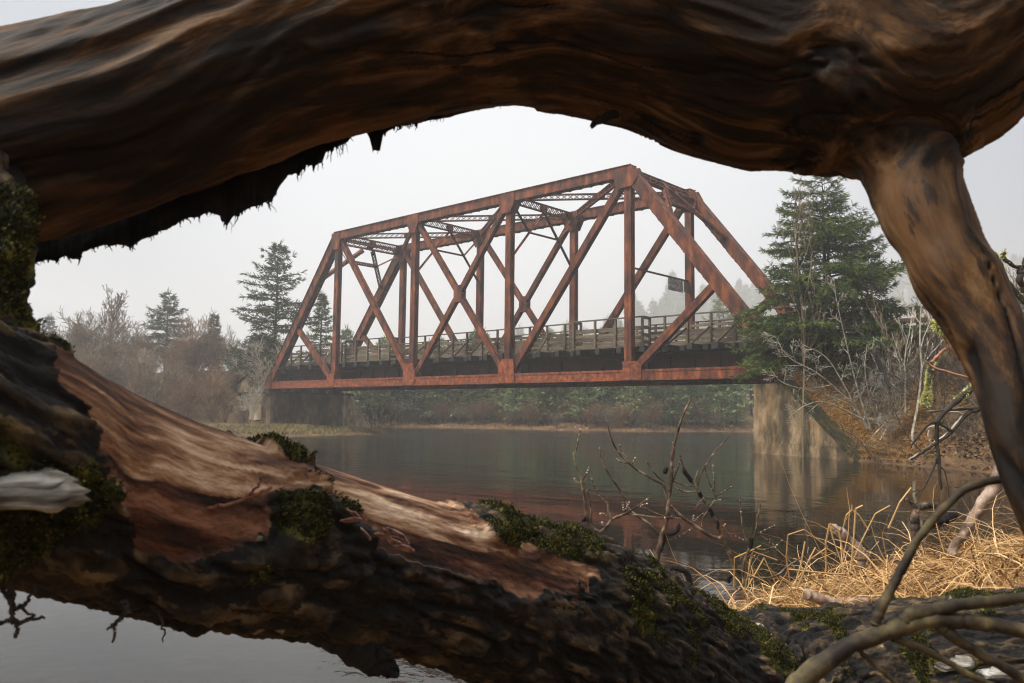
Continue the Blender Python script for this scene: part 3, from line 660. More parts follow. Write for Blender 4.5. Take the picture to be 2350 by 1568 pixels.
bw = MB(); bw.prism([(.92, 5.2, 0), (.92, 5.75, 0), (-2.5, 7.9, 0), (-2.9, 7.4, 0)], (0, 0, -.8), (0, 0, 2.55)); at(bw.build('far_wing', CONC, la))
fw = MB(); fw.add([(.9, 5.0, -.5), (1.9, 6.9, -.5), (-.3, 8.2, -.5), (-1, 5.2, -.5), (.85, 5.02, 2.55), (.9, 5.55, 2.55), (-.6, 6.4, 2.55), (-1, 5.2, 2.55)], [(0, 1, 5, 4), (1, 2, 6, 5), (2, 3, 7, 6), (3, 0, 4, 7), (4, 5, 6, 7), (3, 2, 1, 0)]); at(fw.build('buttress', PALE, la))  # paler concrete stands in for the light on this angled face
# broken away face with pale concrete
sp = MB(); 
def rag(x0, x1, z0, z1, n, seed):
    r = random.Random(seed); top = [(x0+(x1-x0)*i/n, z1+r.uniform(-.06, .06)) for i in range(n+1)]; bot = [(x1-(x1-x0)*i/n, z0+r.uniform(-.10, .05)) for i in range(n+1)]; return top+bot
sp.prism([(x, 0, z) for x, z in rag(-1.45, -.05, .75, 1.68, 9, 3)], (0, -.585, 0), (0, -.5, 0)); at(sp.build('spalled_patch', PALE, la))
sp = MB(); sp.prism([(x, 0, z) for x, z in rag(-2.6, -1.5, 1.35, 1.6, 7, 5)], (0, -.575, 0), (0, -.5, 0)); at(sp.build('spalled_patch', PALE, la))
lg = MB(); lg.prism([(x, y, 0) for x, y in ((-3.95, -.62), (.97, -.62), (.99, .1), (.97, 5.8), (-3.95, 5.8))], (0, 0, 2.403), (0, 0, 2.50)); at(lg.build('ledge', MOSSY, la))

ra = empty('bridge_abutment', (34, 0, 0), label='concrete abutment with a sloping mossy wing wall under the right end', cat='abutment')
A0, A1 = np.array([33.05, -1.0]), np.array([37.7, -3.45]); dv = (A1-A0)/np.linalg.norm(A1-A0); nv = np.array([-dv[1], dv[0]])
def wp(s, z, o=0): q = A0+dv*s+nv*o; return (q[0], q[1], z)
prof = lambda s: 2.43 if s < 1.45 else 2.43-(s-1.45)*.72
zl = [-.9, .38, 1.62, 2.43]
for i in range(3):
    z0, z1 = zl[i]+(.007 if i else 0), zl[i+1]; b = .03*(2-i)
    s1 = lambda z: 1.45+(2.43-z)/.72
    m_ = MB(); m_.prism([wp(-b, z0, -b), wp(s1(z0), z0, -b), wp(s1(z1), z1, -b), wp(-b*.6, z1, -b)], np.zeros(3), np.array([*(nv*.45), 0])); at(m_.build('concrete_lift', CONC, ra))
m_ = MB(); m_.prism([wp(1.2, 2.44), wp(1.5, 2.44), wp(5.9, -.75), wp(5.9, -.62), wp(1.55, 2.54), wp(1.2, 2.54)], np.array([*(-nv*.06), 0]), np.array([*(nv*.50), 0])); at(m_.build('coping', MOSSY, ra))
m_ = MB(); m_.bx(33.02, 35.6, -.95, 5.9, -.9, 2.40); m_.bx(34.25, 34.8, .3, 4.8, 2.40, 3.88); at(m_.build('river_wall', CONC, ra))


# ------------------------------------------------------------------ vegetation builders
def ground_z(x, y): return float(height(np.array([[x, y]]))[0])
def tufts(B, Dr, Ln, Wd, rng, blades=3, droop=.0):
    """small needle sprays: thin pointed triangles fanned about Dr. B, Dr (n,3); Ln, Wd (n)"""
    n = len(B); Vs = []
    for k in range(blades):
        j = rng.normal(0, .42, (n, 3)); d = Dr+j; d[:, 2] -= droop; d /= np.linalg.norm(d, axis=1)[:, None]
        s = np.cross(d, rng.normal(0, 1, (n, 3))); s /= np.linalg.norm(s, axis=1)[:, None]+1e-9
        l = (Ln*rng.uniform(.7, 1.2, n))[:, None]; w = (Wd*rng.uniform(.7, 1.2, n))[:, None]
        Vs += [B-s*w*.3, B+s*w*.3, B+d*l*.6+s*w*.5, B+d*l, B+d*l*.6-s*w*.5]
    V = np.stack(Vs, 1).reshape(-1, 3); m = n*blades; F = (np.arange(m)*5)[:, None]+np.array([[0, 1, 2, 3, 4]])
    return V, F
def conifer(seed, h, r, nb=90, crown0=.12, fol=1.0, tl=.15, tw=.05, droop=.25, irregular=.25, gap=0., power=.8, lean=0, twsp=.16, dead=.3, stems=1):
    """-> trunk mesh, foliage mesh. r: crown radius at its base; foliage rides on twigs along each bough"""
    rng = np.random.default_rng(seed); segs = []; TB, TD, TL, TW, TT = [], [], [], [], []
    for st in range(stems):
        off = np.array([rng.uniform(-.12, .12)*r, rng.uniform(-.12, .12)*r, 0])*(st > 0); hh = h*(1-.16*st)
        npt = 9; zs_ = np.linspace(0, 1, npt); tp = np.stack([off[0]+lean*zs_**1.5+rng.normal(0, .01*h, npt)*zs_*.5, off[1]+rng.normal(0, .01*h, npt)*zs_*.5, zs_*hh], 1)
        r0 = h*.014+.02
        for i in range(npt-1): segs.append([*tp[i], *tp[i+1], r0*(1-zs_[i])**.9+.006, r0*(1-zs_[i+1])**.9+.006])
        nbb = nb//stems
        for b in range(nbb):
            f = crown0+(1-crown0)*((b+rng.uniform(0, 1))/nbb)**.9; f = min(f, .985)
            base = np.array([np.interp(f, zs_, tp[:, k]) for k in range(3)])
            az = b*2.39996+rng.uniform(-.5, .5); q = (1-f)/(1-crown0)
            L_ = (r*(q**power)*(1+rng.uniform(-irregular, irregular*.8))+.10*r*.5)
            if rng.random() < gap: L_ *= .45
            out_ = np.array([math.cos(az), math.sin(az), 0]); el0 = .35-droop*1.6*q+rng.uniform(-.15, .15)
            ns = 6; p = base.copy(); pts = [p.copy()]; d = out_*math.cos(el0)+np.array([0, 0, math.sin(el0)])
            for s in range(ns):
                p = p+d*L_/ns; d = d+np.array([0, 0, droop*(-.25 if s < 2 else .28)])+rng.normal(0, .05, 3); d /= np.linalg.norm(d); pts.append(p.copy())
            pts = np.array(pts); rb = r0*.32*(L_/r)**.8+.004
            for s in range(ns): segs.append([*pts[s], *pts[s+1], rb*(1-s/ns)+.003, rb*(1-(s+1)/ns)+.003])
            if f < crown0+.02 and rng.random() < dead: continue
            nt_ = max(4, int(L_/twsp)); side = np.cross(d, (0, 0, 1)); side /= np.linalg.norm(side)+1e-9
            for t_ in range(nt_):
                u = .18+.82*(t_+.5)/nt_; pb = np.array([np.interp(u*ns, np.arange(ns+1), pts[:, k]) for k in range(3)])
                for sg in (-1, 1):
                    tlh = L_*.42*(1-u)**.7*rng.uniform(.6, 1.15)+.10
                    td = (pts[-1]-pts[0]); td /= np.linalg.norm(td)+1e-9; td = td*.75+side*sg*.85+np.array([0, 0, rng.uniform(-.25, .08)-droop*.3]); td /= np.linalg.norm(td)
                    k_ = max(1, int(tlh/(tl*.62)*fol))
                    for m_ in range(k_):
                        if rng.random() < .12: continue
                        TB.append(pb+td*tlh*(m_+.3)/k_+rng.normal(0, .02, 3)); TD.append(td+rng.normal(0, .15, 3)); TL.append(tl*rng.uniform(.8, 1.3)); TW.append(tw)
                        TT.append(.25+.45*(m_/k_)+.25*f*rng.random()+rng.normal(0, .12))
            TB.append(pts[-1]); TD.append(d); TL.append(tl*1.3); TW.append(tw); TT.append(.6)
        TB.append(tp[-1]-(0, 0, .1)); TD.append(np.array([0, 0, 1.])); TL.append(tl*2.2); TW.append(tw); TT.append(.6)
    V, F = tubes(segs, 5); tme = mesh_np('trunk', V, F, True); tme.materials.append(BARK)
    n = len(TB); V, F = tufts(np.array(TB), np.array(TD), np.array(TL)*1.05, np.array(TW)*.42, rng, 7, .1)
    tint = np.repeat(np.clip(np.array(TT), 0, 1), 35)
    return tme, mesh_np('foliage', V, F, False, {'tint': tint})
def place_tree(name, meshes, fm, xyz, s=1, rz=0, label=None, cat='tree', group=None, sx=1):
    o = empty(name, xyz, label=label, cat=cat, group=group); o.rotation_euler.z = rz; o.scale = (s*sx, s*sx, s)
    link('trunk', meshes[0], None, o)
    if meshes[1] is not None:
        f = link('foliage', meshes[1], None, o)
        if not meshes[1].materials: meshes[1].materials.append(fm)
    return o
def branching(seed, h, spread=.5, levels=4, stems=1, r0=.03, base_spread=.3, childs=(5, 4, 3, 3), seg=5, up=.25, minr=.004, wig=.12, lratio=(.45, .75), first=.25):
    """-> segs of a leafless shrub or tree"""
    rng = np.random.default_rng(seed); out_ = []
    def grow(p, d, L_, r, lv):
        n = max(2, seg-lv); q = [p]; D_ = [d]
        for s in range(n):
            d = d+rng.normal(0, wig, 3)+np.array([0, 0, up*.25]); d = d/np.linalg.norm(d); p = p+d*L_/n; q.append(p); D_.append(d)
        for s in range(n): out_.append([*q[s], *q[s+1], max(minr, r*(1-.75*s/n)), max(minr, r*(1-.75*(s+1)/n))])
        if lv+1 >= levels: return
        for c in range(childs[min(lv, len(childs)-1)]):
            f = rng.uniform(first, .98); i = min(int(f*n), n-1); pp = q[i]+(q[i+1]-q[i])*(f*n-i)
            s = rng.normal(0, 1, 3); s -= D_[i]*np.dot(s, D_[i]); s /= np.linalg.norm(s)+1e-9
            a = rng.uniform(.5, 1)*spread*1.6; grow(pp, D_[i]*math.cos(a)+s*math.sin(a), L_*rng.uniform(*lratio)*(1-.35*f), r*.5*(1-.4*f), lv+1)
    for s in range(stems):
        az = rng.uniform(0, 6.28); a = rng.uniform(0, base_spread)
        grow(np.array([rng.uniform(-.15, .15)*(stems > 1), rng.uniform(-.15, .15)*(stems > 1), -.05]), np.array([math.cos(az)*math.sin(a), math.sin(az)*math.sin(a), math.cos(a)]), h*rng.uniform(.7, 1), r0*rng.uniform(.6, 1), 0)
    return np.array(out_)
def bare_mesh(name, segs, m, sides=3):
    V, F = tubes(segs, sides); me = mesh_np(name, V, F); me.materials.append(m); return me

# ---- left bank trees, seen beyond the left end of the bridge
def tree_at(px, topy, basey, d):
    a, b = P(px, basey, d), P(px, topy, d); return a[0], a[1], b[2]
def stand(name, px, topy, d, wpx, seed, label, fm=NEEDLE2, **k):
    x, y, zt = tree_at(px, topy, 880, d); zg = ground_z(x, y); h = zt-zg; r = wpx/2*d/FPX
    me = conifer(seed, h, r, **k); return place_tree(name, me, fm, (x, y, zg-.05), 1, 0, label)
stand('spruce_tree', 628, 558, 57, 178, 11, 'tall ragged spruce with open boughs standing just left of the bridge end', NEEDLE2, nb=74, crown0=.30, tl=.30, tw=.11, droop=.12, irregular=.45, gap=.25, power=.55, twsp=.34, fol=.9)
stand('fir_tree', 733, 672, 60, 105, 12, 'yellowish green fir seen through the left end panel of the bridge', NEEDLE3, nb=95, crown0=.05, tl=.26, tw=.10, power=.85, irregular=.2, twsp=.28)
stand('spruce_tree', 378, 670, 66, 150, 13, 'broad dark spruce between the bare tree and the narrow spruce', NEEDLE2, nb=80, crown0=.22, tl=.30, tw=.11, stems=2, power=.7, droop=.3, twsp=.36)
stand('spruce_tree', 486, 720, 63, 62, 14, 'small narrow spruce midway between the two larger left bank spruces', NEEDLE2, nb=60, crown0=.1, tl=.24, tw=.09, twsp=.3)
stand('spruce_tree', 104, 726, 84, 60, 15, 'distant bluish spruce at the far left beside the mossy trunk', NEEDLE2, nb=50, crown0=.1, tl=.34, tw=.13, twsp=.4)
stand('spruce_tree', 172, 742, 62, 72, 16, 'dark spruce hidden inside the bare bushy tree on the left', NEEDLE2, nb=60, crown0=.08, tl=.26, tw=.10, twsp=.34)
stand('larch_tree', 72, 738, 80, 60, 17, 'thin faint conifer nearest the left edge of the opening', NEEDLE2, nb=40, crown0=.1, tl=.22, tw=.05, twsp=.5)
stand('spruce_tree', 600, 770, 55, 170, 18, 'low dark spruce behind the scrub under the tall ragged spruce', NEEDLE2, nb=70, crown0=.05, tl=.26, tw=.10, twsp=.36, power=.5)
def bare_at(name, px, topy, d, seed, label, m=TWIG, group=None, **k):
    x, y, zt = tree_at(px, topy, 880, d); zg = ground_z(x, y); h = zt-zg
    S = branching(seed, h, **k); S[:, 2] *= h/S[:, 5].max(); S[:, 5] *= h/S[:, 5].max()
    o = empty(name, (x, y, zg-.05), label=label, cat='tree', group=group); link('branches', bare_mesh('branches', S, m), None, o); return o
bare_at('bare_tree', 252, 648, 60, 21, 'tall leafless tree with a straight pale trunk on the left bank', TWIG, spread=.55, levels=5, r0=.13, childs=(22, 6, 4, 2), seg=9, base_spread=.02, wig=.05, lratio=(.32, .5), first=.22, minr=.014, up=.5)
bare_at('bare_tree', 175, 700, 58, 22, 'many stemmed leafless tree spreading around a dark spruce', TWIG, spread=.5, levels=4, stems=9, r0=.07, childs=(10, 5, 3), base_spread=.55, minr=.013, seg=7, up=.3)
bare_at('bare_tree', 440, 700, 60, 23, 'slim reddish leafless tree right of the broad dark spruce', TWIGRED, spread=.4, levels=4, stems=3, r0=.06, childs=(10, 5, 3), base_spread=.2, minr=.012, seg=7, up=.4)
bare_at('bare_tree', 330, 725, 62, 24, 'leafless tree leaning in front of the left flank of the broad spruce', TWIG, spread=.5, levels=4, stems=3, r0=.06, childs=(9, 5, 3), base_spread=.3, minr=.012, seg=7)
bare_at('bare_tree', 590, 770, 53, 25, 'pale grey leafless tree leaning over the left wing wall', TWIGPALE, spread=.5, levels=4, stems=4, r0=.06, childs=(9, 5, 3), base_spread=.5, minr=.012, seg=7)
# scrub thicket
scrub = []
for k in range(7):
    S = branching(40+k, 3.0, spread=.5, levels=4, stems=10, r0=.03, base_spread=.55, childs=(6, 4, 3), minr=.010, seg=5, up=.35)
    scrub.append(bare_mesh('bare_shrub', S, (TWIG, TWIGRED, TWIG, TWIGRED, TWIGPALE, TWIG, TWIGRED)[k]))
def shrub(me, x, y, s, label, group, name='bare_shrub'):
    o = link(name, me, None, None, label=label, cat='shrub', group=group); o.location = (x, y, ground_z(x, y)-.05); o.rotation_euler.z = random.uniform(0, 6.28); o.scale = (s, s, s*random.uniform(.85, 1.2)); return o
for k in range(86):
    px = random.uniform(150, 650); d = random.uniform(50, 68); q = P(px, 900, d)
    if height(np.array([[q[0], q[1]]]))[0] < .25 or (q[0] > -4.5 and q[1] > -1): continue
    if q[0] > 0.5: continue
    shrub(random.choice(scrub), q[0], q[1], random.uniform(.5, .85)*(1.1 if px < 500 else .85), 'leafless brown shrub in the thicket on the left bank', 'shrubs of the left bank thicket')
for k in range(26):
    x, y = random.uniform(-15, -4.6), random.uniform(-9, -.9)
    if x > -7 and random.random() < .4: continue
    shrub(random.choice(scrub), x, y, random.uniform(.40, .62), 'leafless russet shrub on the slope beside the left abutment', 'shrubs beside the left abutment')
# small shrub beside the far buttress
S = branching(61, 2.2, spread=.6, levels=5, stems=4, r0=.04, base_spread=1.1, childs=(6, 4, 3, 2), minr=.009, seg=6, up=.2); me = bare_mesh('bare_shrub', S, TWIGDARK)
o = link('bare_shrub', me, None, label='dark bare shrub leaning over the water beside the left abutment', cat='shrub'); q = onZ(850, 992, 0); o.location = (q[0], q[1]+.3, 0)

# ---- forest beyond the river, seen under and over the deck
protos = []
for k in range(6):
    protos.append((conifer(70+k, 10, (2.3, 2.0, 2.7, 1.7, 2.4, 2.0)[k], nb=64, crown0=(.1, .2, .08, .3, .05, .15)[k], tl=.50, tw=.20, twsp=.55, irregular=.4, power=(.8, .7, .6, .8, .9, .6)[k], droop=.3, gap=.1), (FARN, NEEDLE3, FARN, NEEDLE2, OLIVE2, NEEDLE3)[k]))
def far_tree(k, x, y, s, label, group, sx=1): return place_tree('spruce_tree', protos[k][0], protos[k][1], (x, y, ground_z(x, y)-.1), s, random.uniform(0, 6.28), label, group=group, sx=sx)
def beyond(px, want):
    d = 60
    while d < 130:
        q = P(px, 980, d)
        if q[1] > 8 and shore(np.array([[q[0], q[1]]]))[0][0] >= want: break
        d += .5
    return P(px, 980, d), d
for k in range(84):
    px = 790+1000*((k*.618) % 1); q, d = beyond(px, random.choice((1.6, 2.2, 3, 5, 8, 12)))
    far_tree(random.choice((0, 1, 2, 3, 4, 5, 0)), q[0], q[1], random.uniform(.50, .78)*d/80, 'misty green spruce in the wood across the river under the bridge', 'spruces across the river')
pale = (conifer(90, 9, 2.4, nb=60, crown0=.3, tl=.40, tw=.12, twsp=.45, irregular=.4, power=.45, droop=.1, gap=.2), OLIVE)
for px, d, s, lb in ((1688, 76, .78, 'pale yellow green lichened tree at the water near the right abutment'), (1436, 74, .78, 'pale lichen draped spruce across the river above the middle of the water'), (1290, 80, .7, 'faint yellowish lichened tree in the wood left of the pale draped spruce'), (1010, 82, .75, 'hazy yellowish tree across the river right of the left abutment')):
    q = P(px, 980, d)
    while shore(np.array([[q[0], q[1]]]))[0][0] < 1.0: d += 1.0; q = P(px, 980, d)
    place_tree('lichened_tree', pale[0], pale[1], (q[0], q[1], ground_z(q[0], q[1])-.1), s, px, lb)
q = P(1662, 900, 104); place_tree('lichened_tree', pale[0], pale[1], (q[0], q[1], ground_z(q[0], q[1])-.1), (P(1662, 664, 104)[2]-ground_z(q[0], q[1]))/9, 2, 'tall pale yellowish tree in the mist above the right part of the railing', sx=.75)
for k in range(64):      # low brush along the far shore
    px = 830+830*((k*.618) % 1); q, d = beyond(px, random.uniform(.3, 2.0))
    shrub(random.choice(scrub[1:4]+scrub[5:]), q[0], q[1], random.uniform(.38, .60), 'leafless reddish brush at the far waterline beneath the bridge', 'brush along the far shore')
for px, d, h in ((1625, 77, 7.5), (985, 79, 8), (1580, 82, 7), (1100, 84, 7), (1365, 83, 7)):   # bare pale trunks
    q = P(px, 980, d)
    while shore(np.array([[q[0], q[1]]]))[0][0] < .8: d += 1; q = P(px, 980, d)
    S = branching(int(px), h, spread=.8, levels=3, r0=.14, childs=(12, 3), seg=8, base_spread=.03, wig=.04, lratio=(.12, .22), minr=.02)
    o = link('dead_tree', bare_mesh('dead_tree', S, TWIGPALE, 5), None, label='bare pale dead trunk standing in the wood across the river', cat='tree', group='dead trunks across the river'); o.location = (q[0], q[1], ground_z(q[0], q[1])-.1)
hz = [(1545, 622, 205), (1615, 652, 215), (1452, 672, 200), (1500, 690, 190), (1530, 672, 195), (1575, 668, 210), (1640, 662, 220), (1700, 640, 230), (1715, 652, 220), (1735, 645, 235), (1760, 640, 240), (1600, 690, 200), (1560, 700, 190), (1470, 700, 190), (1670, 690, 200), (1690, 672, 215),
      (1790, 640, 240), (1300, 742, 150), (1190, 752, 150), (1262, 758, 140), (1340, 755, 150), (1085, 762, 150), (1395, 730, 160), (1420, 735, 160), (1230, 765, 140), (2058, 612, 240), (2080, 600, 250), (2105, 622, 240), (2130, 630, 240), (2030, 640, 230), (2322, 590, 240), (2340, 580, 250), (2350, 600, 240), (2150, 640, 230), (2380, 570, 250), (1820, 650, 240), (1850, 640, 240), (1930, 640, 240), (1980, 640, 240)]
for px, ty, d in hz:
    for j in range(3 if d > 180 else 1):
        pj, tj, dj = px+(random.uniform(-28, 28) if j else 0), ty+(random.uniform(12, 45) if j else 0), d*(2.1 if d > 180 else 2.0)+(random.uniform(-12, 12) if j else 0)
        x, y, zt = tree_at(pj, tj, 900, dj); zg = ground_z(x, y); h = zt-zg
        if h < 5: continue
        s = min(h, 24)/10; k = random.choice((0, 1, 3, 5)); place_tree('spruce_tree', protos[k][0], protos[k][1], (x, y, zt-10*s), s, random.uniform(0, 6), 'spruce almost lost in the fog on the hill behind the bridge', group='spruces in the fog on the hill')

# ---- right bank
q = onY(1895, 800, -.5); R1 = (q[0], q[1], ground_z(q[0], q[1]))
dR = np.dot(q-EYE, FW); ztop = P(1885, 372, dR)[2]
me = conifer(101, ztop-R1[2], 2.7, nb=124, crown0=.12, tl=.19, tw=.055, twsp=.155, droop=.30, irregular=.50, power=.58, stems=2, fol=1.1, gap=.10)
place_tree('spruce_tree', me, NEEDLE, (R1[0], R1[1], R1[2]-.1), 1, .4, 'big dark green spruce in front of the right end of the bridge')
q = onY(1995, 800, -.6); me = conifer(102, 4.0, 1.5, nb=90, crown0=.05, tl=.16, tw=.055, twsp=.17, droop=.3, power=.6)
place_tree('spruce_tree', me, NEEDLE, (q[0], q[1], ground_z(q[0], q[1])-.1), 1, 0, 'smaller spruce on the right flank of the big spruce')
q = onY(1835, 800, -.4); me = conifer(103, P(1835, 430, np.dot(q-EYE, FW))[2]-ground_z(q[0], q[1]), 1.15, nb=56, crown0=.18, tl=.16, tw=.055, twsp=.17, droop=.25, power=.4, irregular=.5, gap=.3)
place_tree('spruce_tree', me, NEEDLE, (q[0], q[1], ground_z(q[0], q[1])-.1), 1, 0, 'slender sparse spruce on the left side of the big spruce')
# low boughs of the big spruce over the chord, built as a separate conifer
q = onY(1800, 835, -.45); me = conifer(104, 1.7, 2.3, nb=34, crown0=.10, tl=.15, tw=.05, twsp=.15, droop=.45, power=.4, irregular=.5)
place_tree('spruce_tree', me, NEEDLE, (q[0], q[1], q[2]-.2), 1, 0, 'low boughs of the big spruce covering the end of the lower chord')
q = onY(1838, 600, -2.0)
S = branching(105, 5.6, spread=.5, levels=4, r0=.05, childs=(20, 4, 3), seg=9, base_spread=.02, wig=.04, lratio=(.22, .36), first=.35, minr=.007, up=.9)
dq = np.dot(onY(1838, 800, -2.6)-EYE, FW); b0 = onY(1838, 800, -2.6); zg = ground_z(b0[0], b0[1]); sc = (P(1830, 392, dq)[2]-zg)/S[:, 5].max()
o = link('bare_tree', bare_mesh('bare_tree', S*np.array([sc]*6+[1, 1]), TWIG), None, label='slim leafless tree rising left of the big spruce', cat='tree'); o.location = (b0[0], b0[1], zg)
for i, (px, ty, by, d, seed) in enumerate(((2052, 640, 850, 25, 111), (2090, 585, 905, 23, 112), (2115, 640, 880, 24, 113), (2150, 620, 850, 26, 114), (2040, 690, 860, 26, 115), (2185, 640, 880, 27, 116), (2235, 640, 900, 27, 117), (2075, 690, 880, 24.5, 118), (2135, 700, 890, 25, 119), (2340, 600, 880, 26, 120), (2370, 620, 880, 25, 121))):
    q = P(px, by, d); zg = ground_z(q[0], q[1]); zt = P(px, ty, d)[2]
    S = branching(seed, 4, spread=.45, levels=4, r0=.05, childs=(9, 4, 3), seg=8, base_spread=.12, wig=.09, lratio=(.25, .45), minr=.006, stems=1+(i % 3 == 0)); S[:, :6] *= (zt-zg)/S[:, 5].max()
    o = link('bare_sapling', bare_mesh('bare_sapling', S, (TWIG, TWIGPALE, TWIGDARK)[i % 3]), None, cat='tree', label='thin leafless sapling on the right bank between the spruce and the driftwood limb', group='saplings on the right bank'); o.location = (q[0], q[1], zg-.05)
scrub2 = []
for k in range(5):
    S = branching(140+k, 1.7, spread=.5, levels=4, stems=8, r0=.014, base_spread=.7, childs=(5, 4, 2), minr=.0045, seg=5, up=.3, wig=.16); scrub2.append(bare_mesh('bare_shrub', S, (TWIG, TWIGRED, TWIGPALE, TWIGDARK, TWIG)[k]))
for k in range(95):
    px = random.uniform(2000, 2360); py = random.uniform(790, 1060); d = random.uniform(18, 30); q = P(px, py, d); x, y = q[0], q[1]; sd = shore(np.array([[x, y]]))[0][0]
    if sd < .3 or y > 1 or (y > -1.8 and x < 39.5): continue
    shrub(random.choice(scrub2), x, y, random.uniform(.5, 1.05), 'leafless twiggy shrub on the leaf covered right bank', 'shrubs of the right bank')
# traced branches: polylines in image coordinates at a distance
def poly_branch(name, lines, d, m, label, cat, side=5, group=None, jitter=.0, parent=None, minr=.0015):
    segs = []; r_ = random.Random(len(lines)*7+int(d*10))
    for pts, ra, rb in lines:
        n = max(8, len(pts)*5); dd = [p[2] if len(p) > 2 else 0 for p in pts]
        W_ = np.array([P(p[0], p[1], d+z) for p, z in zip(pts, dd)]); C_ = spline(W_, n); C_ += np.array([[r_.gauss(0, jitter) for _ in range(3)] for _ in range(n)])
        rad = np.linspace(ra, rb, n)
        for i in range(n-1): segs.append([*C_[i], *C_[i+1], max(rad[i], minr), max(rad[i+1], minr)])
    if max(l[1] for l in lines) > .004 and len(lines) < 30 and side > 4:
        Vs, Fq, caps, off = [], [], [], 0
        for pts, ra, rb in lines:
            W_ = np.array([P(p[0], p[1], d+(p[2] if len(p) > 2 else 0)) for p in pts]); n = max(14, len(pts)*9); C_ = spline(W_, n)
            t_ = np.arange(n)[:, None]*.55+np.array([[0, 31., 67.]]); wob_ = np.stack([vnoise(np.column_stack([t_[:, k], t_[:, k]*0, t_[:, k]*0+k]), 3) for k in range(3)], 1); C_ += wob_*jitter
            rad = np.maximum(np.linspace(ra, rb, n), minr)*(1+(.10 if jitter < .002 else .13)*vnoise(np.column_stack([t_[:, 0]*1.3, t_[:, 0]*0+5, t_[:, 0]*0]), 4)); rad[-1] *= .45; V_, F_ = sweep(C_, rad, max(side, 9)); cc_ = np.repeat(C_, max(side, 9), 0); V_ = cc_+(V_-cc_)*(1+.34*fbm(V_*np.array([22., 22, 22]), 3, 6)*min(1, ra/.01))[:, None]
            Vs.append(V_); Fq.append(F_[0]+off); caps += [F_[1]+off, F_[2]+off]; off += len(V_)
        V = np.concatenate(Vs); F = [np.concatenate(Fq)]+caps
    else: V, F = tubes(segs, side)
    o = link(name, mesh_np(name, V-V.mean(0), F, True), m, parent, label=label, cat=cat, group=group); o.location = V.mean(0)
    return o, np.array(segs)
def tw(x, y, ang, L_, n=3, r0=.01, seed=0):
    """side twigs off a point, in image pixels"""
    r_ = random.Random(seed); res = []
    for k in range(n):
        a = math.radians(ang+r_.uniform(-40, 40)); l = L_*r_.uniform(.6, 1.1)
        res.append(([(x, y), (x+math.cos(a)*l*.5, y-math.sin(a)*l*.5+r_.uniform(-3, 3), r_.uniform(-.2, .2)), (x+math.cos(a+.3)*l, y-math.sin(a+.3)*l, r_.uniform(-.3, .3))], r0, r0*.35))
    return res
def ramify(main, seed, every=.14, L0=60, r0=.012, depth=2, both=True, up=0):
    """main: list of (x,y[,z]) image points; returns main with side branches"""
    r_ = random.Random(seed); res = []
    def rec(pts, r, L_, lv):
        res.append((pts, r, r*.35))
        if lv == 0: return
        A = np.array([(p[0], p[1]) for p in pts]); t = .22
        while t < .97:
            i = min(int(t*(len(A)-1)), len(A)-2); f = t*(len(A)-1)-i; p = A[i]*(1-f)+A[i+1]*f; dr = math.atan2(-(A[i+1]-A[i])[1], (A[i+1]-A[i])[0])
            a = dr+r_.choice((-1, 1))*r_.uniform(.4, 1.0); l = L_*r_.uniform(.5, 1.1)*(1-.4*t)
            q = [(p[0], p[1], r_.uniform(-.1, .1)), (p[0]+math.cos(a)*l*.5, p[1]-math.sin(a)*l*.5, r_.uniform(-.25, .25)), (p[0]+math.cos(a+up)*l, p[1]-math.sin(a+up)*l, r_.uniform(-.4, .4))]
            rec(q, r*.5, L_*.5, lv-1); t += every*r_.uniform(.6, 1.4)*(1 if lv == depth else 1.6)
    rec(main, r0, L0, depth); return res
PX = 23.5
white = []
for i, pts in enumerate(([(2010, 1010), (1985, 970), (1950, 930), (1890, 905), (1800, 880), (1770, 850)], [(2000, 990), (1970, 900), (1945, 800), (1920, 690), (1915, 650)], [(1990, 985), (1935, 880), (1895, 820), (1840, 790)], [(2030, 1010), (2000, 930), (1985, 850), (1990, 790)],
                         [(1960, 930), (1880, 860), (1810, 820), (1778, 770)], [(2020, 1010), (2050, 960), (2075, 925), (2060, 880)], [(1985, 965), (1900, 925), (1850, 930), (1810, 960)], [(2005, 1000), (2045, 950), (2035, 900), (1990, 870)])):
    white += ramify(pts, 200+i, .13, 58, .024, 3)
o, _ = poly_branch('lichened_shrub', white, PX, TWIGPALE, 'whitish lichen covered leafless shrub leaning left from the right bank', 'shrub', 4, minr=.0042)
dead = ramify([(2010, 1060), (1980, 1020), (1960, 1000), (1930, 985)], 220, .2, 40, .02, 2)+ramify([(2130, 1050), (2090, 1010), (2060, 960), (2050, 930)], 221, .15, 60, .022, 3)+ramify([(2100, 1060), (2060, 1030), (2000, 1020), (1950, 1030)], 222, .15, 60, .018, 3)
poly_branch('dead_brush', dead, 20.5, TWIG, 'tangle of dead grey branches lying at the right waterline', 'brush', 4, minr=.005)

# lichened branches nearer the eye, right of the opening
def lichen_tufts(lines_w, n, size, parent, seed):
    """beards on given world segments"""
    rng = np.random.default_rng(seed); S = lines_w[rng.integers(0, len(lines_w), n)]; t = rng.random(n)[:, None]; B = S[:, :3]*(1-t)+S[:, 3:6]*t
    D_ = rng.normal(0, 1, (n, 3)); V, F = tufts(B, D_/np.linalg.norm(D_, axis=1)[:, None], np.full(n, size*.8), np.full(n, size*.14), rng, 7)
    return link('lichen', mesh_np('lichen', V-np.array(parent.location), F, False, {'tint': np.repeat(rng.random(n), 35)}), LICHEN, parent, kind='stuff')
o, S = poly_branch('lichened_branch', [([(2139, 830), (2132, 870), (2128, 900), (2126, 925)], .030, .018)], 9.0, TWIGDARK, 'upright dead branch thick with yellow beard lichen on the right', 'branch', 6, jitter=.005)
lichen_tufts(S, 700, .055, o, 1); lichen_tufts(S[-5:], 160, .085, o, 11)
